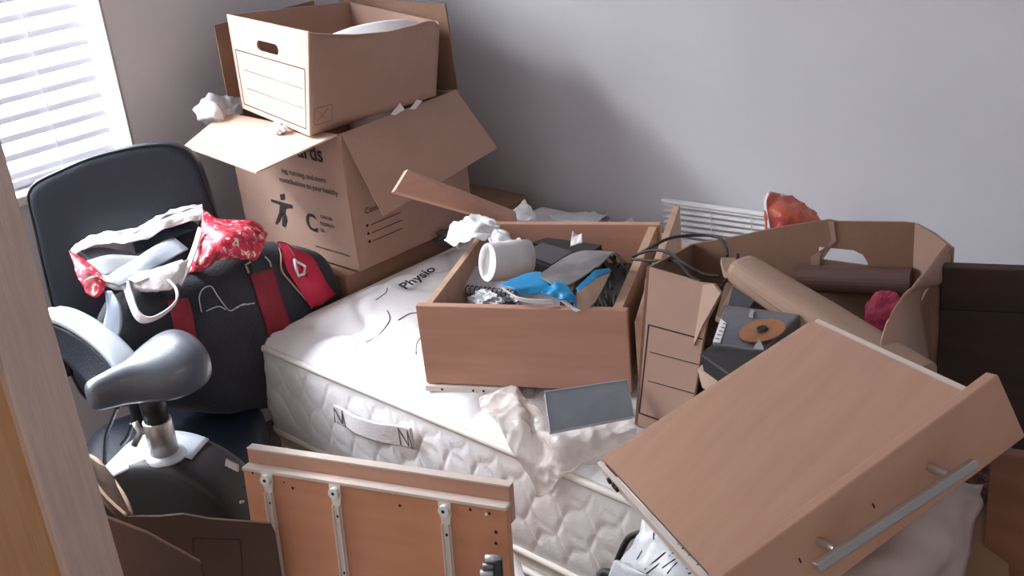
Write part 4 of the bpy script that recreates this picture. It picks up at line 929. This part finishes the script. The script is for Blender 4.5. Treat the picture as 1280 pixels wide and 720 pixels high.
# papers inside the bag
for i, (pts, m_) in enumerate((([(126, 350, 2.33), (142, 354, 2.32), (220, 298, 2.46), (212, 296, 2.47)], PAPER), ([(140, 354, 2.315), (150, 358, 2.31), (236, 312, 2.42), (218, 297, 2.46)], GREYP),
        ([(100, 312, 2.40), (128, 309, 2.41), (165, 316, 2.43), (120, 338, 2.37)], GREYP), ([(108, 326, 2.37), (140, 318, 2.39), (190, 322, 2.42), (130, 346, 2.35)], FROSTE), ([(165, 300, 2.45), (205, 280, 2.49), (246, 286, 2.48), (170, 318, 2.44)], DENIM), ([(158, 348, 2.33), (228, 325, 2.39), (232, 330, 2.37), (170, 354, 2.32)], PAPER))):
    P4 = [at(x, y, d=d - .045) for x, y, d in pts]
    sheet('paper', [[P4[0], P4[0].lerp(P4[3], .5), P4[3]], [P4[0].lerp(P4[1], .5), sum(P4, V()) / 4 + UP * .006, P4[3].lerp(P4[2], .5)], [P4[1], P4[1].lerp(P4[2], .5), P4[2]]], m_, thick=.0015, sub=4, amp=.002,
          label=('long white sheet slanting across the mouth of the floral bag', 'grey brochure right under the slanting white sheet in the floral bag', 'grey crumpled paper at the left end of the floral bag', 'pale silvery leaflet low in the left of the floral bag', 'dark grey folder at the back right inside the floral bag', 'thin white paper nearest the front edge inside the floral bag')[i], cat='paper')

# ------------------------------------------------ exercise bike
eb = thing('exercise_bike', 'black and silver exercise bike with padded saddle in front of the office chair', 'exercise bike', (.80, -1.28, 0))
Nn, Rr = at(124, 492, d=1.90), at(230, 452, d=1.98)
sax = (Rr - Nn); sL = sax.length; sax.normalize(); sside = sax.cross(UP).normalized(); sup = sside.cross(sax)
if sup.z < 0: sup = -sup
prof = [(-.13, .007, .010, .0), (-.11, .018, .019, 0), (-.05, .023, .026, .0), (.1, .025, .030, .0), (.25, .03, .033, .0), (.42, .042, .037, -.002), (.58, .060, .042, -.002), (.75, .074, .046, .0), (.92, .079, .047, .004), (1.06, .074, .044, .006), (1.17, .056, .034, .006), (1.22, .03, .018, .006)]
rgs = [ring(Nn + sax * (sL * t) + sup * lf, sside, sup, w_, h_, 2.3, 32) for t, w_, h_, lf in prof]
sr = [spline([rgs[i][j] for i in range(len(rgs))], 4) for j in range(32)]
loft('saddle', [[sr[j][i] for j in range(32)] for i in range(len(sr[0]))], mat('saddle vinyl', (78, 86, 100), .42, spec=.8, coat=.3, bump=.04, bscale=200), eb)
px0, px1 = at(190, 502, d=1.97), at(188, 520, d=1.97); px1 = V((px0.x, px0.y, px0.z - .035)); px2 = V((px0.x, px0.y, px0.z - .105))
MB().tube([px0 + UP * .03, px1 - UP * .005], [.022, .021], 20).build('seat_collar', BLACKP, eb, smooth=True)
MB().tube([px1, px1 - UP * .001, px2], [.024, .0245, .0245], 24).build('seat_post', STEEL, eb, smooth=True)
MB().tube([px2 + UP * .008, px2, px2 - UP * .004], [.03, .037, .037], 28).build('post_flange', SILVER, eb, smooth=True)
MB().tube([px1 - UP * .03 + (CAM - px1).normalized() * .0235, px1 - UP * .03 + (CAM - px1).normalized() * .0255], .004, 10).build('bolt', BLACKP, eb)
# housing: thick rounded disc
hn = V((.5, -.86, 0)).normalized(); hu = V((-hn.y, hn.x, 0))
R_ = .165; hc = V((px2.x, px2.y, px2.z - R_ + .006)) - hu * .02
rgs = []
for o_, s in ((.045, .3), (.045, .85), (.042, .93), (.034, .975), (.018, .995), (0, 1), (-.04, 1), (-.06, .99), (-.075, .95), (-.08, .85), (-.08, .3)): rgs.append(ring(hc + hn * o_, hu, UP, R_ * s, R_ * s, 2.0, 64))
loft('flywheel_housing', rgs, mat('housing plastic', (27, 25, 29), .5), eb)
rgs = []
for o_, r_ in ((.047, .925), (.042, .945), (.034, .988), (.018, 1.004), (.0, 1.008), (-.05, 1.008), (-.066, .998)):
    rr_ = []
    for i in range(30):
        a = math.radians(66 + i * 98 / 29); f_ = min(1, i / 14); f_ = f_ * f_ * (3 - 2 * f_)
        oo = o_ * f_ + (o_ if o_ < .0 else 0) * (1 - f_); rq = (r_ if r_ > .98 else .98 + (r_ - .98) * f_) if o_ > 0 else r_
        rq = max(rq, 1.006) if o_ <= .018 else (1.006 + (r_ - 1.006) * f_)
        rr_.append(hc + hn * oo + hu * R_ * rq * math.cos(a) + UP * R_ * rq * math.sin(a))
    rgs.append(rr_)
mk('housing_glare_trim', [p for r in rgs for p in r], [(i * 30 + j, i * 30 + j + 1, (i + 1) * 30 + j + 1, (i + 1) * 30 + j) for i in range(6) for j in range(29)], SILVER, eb, smooth=True, sol=.003)  # silver trim, shaped to carry the painted glare on the housing's left
MB().tube(spline([at(x, y, d=d) for x, y, d in ((147, 508, 2.0), (140, 525, 2.03), (133, 545, 2.08), (131, 580, 2.1), (134, 610, 2.1))], 6), .004, 8).build('cable', BLACKP, eb, smooth=True)
MB().tube(spline([at(x, y, d=d) for x, y, d in ((165, 530, 2.0), (160, 545, 2.02), (152, 556, 2.04))], 6), .004, 8).build('lever', BLACKP, eb, smooth=True)
MB().tube([at(168, 528, d=1.95), at(176, 540, d=1.95), at(168, 556, d=1.96)], .006, 10).build('clamp_lever', STEEL, eb, smooth=True)
slab('pedal_plate', [at(282, 574, d=1.9), at(297, 582, d=1.9), at(297, 590, d=1.9), at(281, 582, d=1.9)], .01, STEEL, eb)
for s in (-.22, .24):
    b_ = V((hc.x, hc.y, .03)) + hu * s
    MB().tube([b_ - hn * .18, b_ + hn * .05], .025, 14).build('floor_bar', BLACKP, eb, smooth=True)
MB().tube([V((hc.x, hc.y, .035)) - hu * .24, V((hc.x, hc.y, .035)) + hu * .25], .022, 12).build('frame_rail', BLACKP, eb)
MB().tube([V((hc.x, hc.y, .04)), V((hc.x, hc.y, hc.z - .08))], .03, 12).build('frame_post', BLACKP, eb)

# ------------------------------------------------ drawer side panel with three runners
zp = .61
pTL, pTR = at(302, 575, z=zp), at(632, 625, z=zp)
pd = (pTR - pTL).normalized(); pn_ = pd.cross(UP)
if pn_.dot(CAM - pTL) < 0: pn_ = -pn_
pdn = (-UP + pn_ * .10).normalized(); pn2 = pd.cross(pdn)
if pn2.dot(pn_) < 0: pn2 = -pn2
cpn = thing('cabinet_panel', 'orange beech cabinet side with three white runners, standing against the mattress', 'panel', (pTL + pTR) / 2 - UP * .60)
L_ = (pTR - pTL).length
def pp(s, h, o=0): return pTL + pd * s + pdn * h + pn2 * o
def pbx(mb, s0, s1, h0, h1, o0, o1): return mb.box(pp(s0, h0, o0), pd * (s1 - s0), pdn * (h1 - h0), pn2 * (o1 - o0))
pbx(MB(), 0, L_, .018, .595, -.016, 0).build('board', BEECH_P, cpn, bevel=.0015)
pbx(MB(), 0, L_, -.012, .05, -.034, -.017).build('top_rail', BEECH, cpn, bevel=.002)
pbx(MB(), 0, L_, -.0145, -.012, -.034, -.017).build('edge_strip', EDGE_W, cpn)  # pale strip added along the top rail, glare painted as colour
pbx(MB(), 0, L_, .012, .018, -.017, .003).build('edge_strip', EDGE_W, cpn, bevel=.001)
def pps(px, py): 
    q = onp(px, py, pTL, pn2) - pTL
    return q.dot(pd), q.dot(pdn)
for (x0, y0_), (x1, y1_) in (((335, 597), (344, 680)), ((420, 613), (419, 718)), ((557, 635), (553, 718))):
    s0, h0 = pps(x0, y0_); s1, h1 = pps(x1, y1_)
    hw = .0105; wd = .0075
    prof = [(s0 - hw, h0 - .012), (s0 + hw, h0 - .012), (s0 + hw, h0 + .008), (s0 + wd, h0 + .022), (s0 + wd + .0, .46), (s0 - wd, .46), (s0 - wd, h0 + .022), (s0 - hw, h0 + .008)]
    r_ = MB().prism([pp(s, h, .0005) for s, h in prof], pn2 * .003); 
    for sg in (-1, 1): r_.box(pp(s0 + sg * (wd - .0012), h0 + .024, .003), pd * .0012 * -sg, pdn * (.44 - h0), pn2 * .006)
    rr_ = r_.build('runner', RUNNER, cpn)
    MB().tube([pp(s0 + .001, h0, .003), pp(s0 + .001, h0, .012)], .0088, 18).build('roller', WHITE, rr_)
    for hh in (.045, .15, .22): MB().tube([pp(s0, h0 + hh, .0034), pp(s0, h0 + hh, .0042)], .0025, 8).build('screw_hole', BLACKM, rr_)
    MB().tube([pp(s0 + .001, h0, .0118), pp(s0 + .001, h0, .0124)], .003, 8).build('roller_pin', BLACKM, rr_)
hl = MB()
for x, y, r_ in ((316, 591, .002), (305, 609, .002), (366, 610, .0025), (355, 603, .0014), (500, 632, .0025), (588, 637, .0025), (620, 679, .0028), (620, 665, .003), (612, 642, .002)):
    s, h = pps(x, y); hl.tube([pp(s, h, .0001), pp(s, h, .0007)], r_, 8)
hl.build('drilled_hole', BLACKM, cpn)
for x, y in ((304, 627), (609, 642)):
    s, h = pps(x, y); MB().tube([pp(s, h, 0), pp(s + .004, h - .006, .012)], .0025, 8).build('dowel_pin', STEEL, cpn)
gd = cpn
for i, (y, m_) in enumerate(((694, SILVER), (704, DRIVE), (713, FROSTE))):
    a = at(606 - i * 3, y + 4, d=1.74); b = at(626, y + 5, d=1.74); MB().tube([a, b], .006, 12).build('hinge_arm', m_, gd, smooth=True)
slab('hinge_cup', [at(617, 703, d=1.73), at(628, 700, d=1.73), at(630, 730, d=1.73), at(616, 730, d=1.73)], .02, BLACKP, gd, bevel=.003)
sheet('plastic_offcut', [[at(630, 684, d=1.98), at(640, 690, d=1.97), at(648, 700, d=1.97)], [at(629, 720, d=1.94), at(645, 720, d=1.93), at(656, 722, d=1.93)], [at(629, 750, d=1.92), at(648, 750, d=1.91), at(660, 750, d=1.91)], [V((at(x, 750, d=1.915).x, at(x, 750, d=1.915).y, .004)) for x in (629, 648, 660)]], WHITE, thick=.003, label='curved white plastic offcut right of the runner panel', cat='plastic')

# ------------------------------------------------ dark torn box, lower left
db = thing('torn_box', 'dark brown torn cardboard box at the lower left beside the door', 'box', at(240, 700, d=1.75) - UP * .45)
wa, wb2 = at(158, 645, d=1.80), at(340, 656, d=1.84)
wn = (wb2 - wa).cross(UP).normalized()
if wn.dot(CAM - wa) < 0: wn = -wn
def wq(px, py, o=0): return onp(px, py, wa + wn * o, wn)
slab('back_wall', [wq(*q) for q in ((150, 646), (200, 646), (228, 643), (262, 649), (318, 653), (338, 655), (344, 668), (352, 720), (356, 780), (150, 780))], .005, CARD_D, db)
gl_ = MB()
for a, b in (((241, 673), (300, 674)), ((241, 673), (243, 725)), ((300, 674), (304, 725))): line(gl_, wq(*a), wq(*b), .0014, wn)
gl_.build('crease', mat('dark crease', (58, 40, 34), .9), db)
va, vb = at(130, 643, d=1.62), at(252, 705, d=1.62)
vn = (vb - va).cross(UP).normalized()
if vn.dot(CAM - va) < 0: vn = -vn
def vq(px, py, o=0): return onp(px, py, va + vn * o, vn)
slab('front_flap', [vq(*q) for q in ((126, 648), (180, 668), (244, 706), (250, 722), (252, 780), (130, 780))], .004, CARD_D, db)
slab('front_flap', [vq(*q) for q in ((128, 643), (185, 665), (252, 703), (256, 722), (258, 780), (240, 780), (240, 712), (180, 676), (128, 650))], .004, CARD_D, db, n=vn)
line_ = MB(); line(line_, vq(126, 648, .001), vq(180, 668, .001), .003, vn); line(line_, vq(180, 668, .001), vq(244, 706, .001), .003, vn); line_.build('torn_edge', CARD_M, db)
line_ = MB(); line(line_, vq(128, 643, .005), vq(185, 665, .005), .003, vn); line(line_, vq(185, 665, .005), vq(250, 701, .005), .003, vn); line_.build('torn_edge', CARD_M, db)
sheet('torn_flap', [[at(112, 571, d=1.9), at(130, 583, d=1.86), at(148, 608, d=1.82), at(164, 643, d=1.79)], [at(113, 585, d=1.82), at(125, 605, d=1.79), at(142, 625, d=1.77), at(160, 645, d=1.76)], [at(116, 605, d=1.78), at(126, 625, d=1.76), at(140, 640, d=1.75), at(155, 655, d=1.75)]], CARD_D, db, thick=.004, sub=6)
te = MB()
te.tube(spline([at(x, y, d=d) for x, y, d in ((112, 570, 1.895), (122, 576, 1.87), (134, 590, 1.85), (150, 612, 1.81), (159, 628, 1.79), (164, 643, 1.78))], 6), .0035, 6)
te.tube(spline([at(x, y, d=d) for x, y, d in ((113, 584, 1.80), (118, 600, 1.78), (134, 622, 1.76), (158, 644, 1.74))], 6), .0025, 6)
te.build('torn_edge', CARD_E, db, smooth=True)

# ------------------------------------------------ right hand side
hp0, hp1 = at(1178, 334, z=.85), at(1420, 343, z=.85); hdn = (hp1 - hp0).cross(UP).normalized()
hbd = thing('headboard', 'dark wooden headboard standing behind the torn carton', 'headboard', (hp0 + hp1) / 2 - UP * .85)
slab('board', [hp0, hp1, hp1 - UP * .85, hp0 - UP * .85], .022, DARKW, hbd, bevel=.002)  # one dark brown colour over the whole board
ln_ = MB(); a_, b_2 = hp0 - UP * .07, hp1 - UP * .07; nn_ = hdn if hdn.dot(CAM - hp0) > 0 else -hdn
ln_.box(a_ + nn_ * .0005, b_2 - a_, UP * -.006, nn_ * .004); ln_.build('moulding', DARKW, hbd)
tbm = thing('plastic_bag', 'cloudy translucent bag bulging under the handle of the upturned drawer', 'bag', at(1130, 680, d=1.25))
rws = [[(1010, 700, 1.33), (1070, 640, 1.36), (1130, 603, 1.38), (1180, 602, 1.40), (1230, 605, 1.42)], [(1005, 730, 1.29), (1070, 690, 1.28), (1120, 660, 1.29), (1172, 645, 1.32), (1222, 640, 1.38)], [(1004, 760, 1.27), (1070, 745, 1.24), (1120, 730, 1.25), (1160, 715, 1.28), (1205, 690, 1.36)], [(1005, 800, 1.26), (1070, 800, 1.24), (1120, 790, 1.25), (1150, 780, 1.28), (1192, 745, 1.35)]]
dsheet('film', rws, TUB, tbm, amp=.006, freq=14, crease=True)
slab('backing_card', [at(1060, 650, d=1.45), at(1228, 610, d=1.46), at(1196, 790, d=1.40), at(1030, 800, d=1.38)], .006, CARD_M, tbm)
wp = thing('beech_offcut', 'wooden panel, dark brown with painted shade, standing at the lower right corner', 'panel', V((at(1262, 700, d=1.3).x, at(1262, 700, d=1.3).y, 0)))
a_ = [at(1238, 566, d=1.36), at(1300, 574, d=1.32)]; 
slab('board', [a_[0], a_[1], a_[1] - UP * (a_[1].z - .002), a_[0] - UP * (a_[0].z - .002)], .018, mat('brown wood with shade', (128, 86, 68), .5, (116, 76, 60), 5, (1, 1, 8)), wp, bevel=.002)  # shade on this panel is put into its darker brown colour
slab('cardboard_piece', [at(1180, 640, d=1.44), at(1260, 620, d=1.46), at(1262, 760, d=1.36), at(1160, 760, d=1.34)], .005, CARD_M, label='brown cardboard piece between the cloudy bag and the right panel', cat='cardboard')
crumple('dark_rag', at(1232, 588, d=1.47), .05, DARKR, seed=71, sq=(1, 1, .5), label='dark crumpled rag under the far end of the upturned drawer', cat='rag')

# ------------------------------------------------------------------- light
wd_ = bpy.data.worlds.new('world'); scene.world = wd_; wd_.use_nodes = True
bg = wd_.node_tree.nodes['Background']; bg.inputs[0].default_value = (1.0, .955, .945, 1); bg.inputs[1].default_value = .6
def area(name, loc, target, sx, sy, power, col):
    l = bpy.data.lights.new(name, 'AREA'); l.shape = 'RECTANGLE'; l.size = sx; l.size_y = sy; l.energy = power; l.color = col
    o = bpy.data.objects.new(name, l); COL.objects.link(o); o.location = loc
    o.rotation_euler = (V(target) - V(loc)).to_track_quat('-Z', 'Y').to_euler(); return o
area('daylight', (-.24, -1.59, 1.42), (.76, -1.40, .9), 1.5, 1.1, 62, (.90, .95, 1.0))
area('sky_light', (-.75, -1.75, 2.75), (.45, -1.05, .7), 1.7, .9, 560, (.92, .96, 1.0))
area('hall_light', (3.0, -2.6, 2.3), (1.5, -.8, .6), .8, .8, 5, (1.0, .84, .72))
GR = {'tissue': 'crumpled white tissues', 'paper': 'papers and paper scraps', 'mattress': 'stacked mattresses', 'board': 'loose boards', 'plank': 'loose boards', 'card': 'small cards', 'scrap': 'scraps in the drawer', 'box': None}
cnt = {}
for o in scene.objects:
    if o.parent is None and 'category' in o: cnt.setdefault(o['category'], []).append(o)
for c_, os_ in cnt.items():
    if len(os_) > 1 and GR.get(c_):
        for o in os_: o['group'] = GR[c_]
scene.view_settings.view_transform = 'Standard'; scene.view_settings.look = 'None'; scene.view_settings.gamma = 1
scene.view_settings.use_curve_mapping = False; scene.view_settings.exposure = .1
scene.cycles.use_denoising = True
scene.cycles.max_bounces = 8
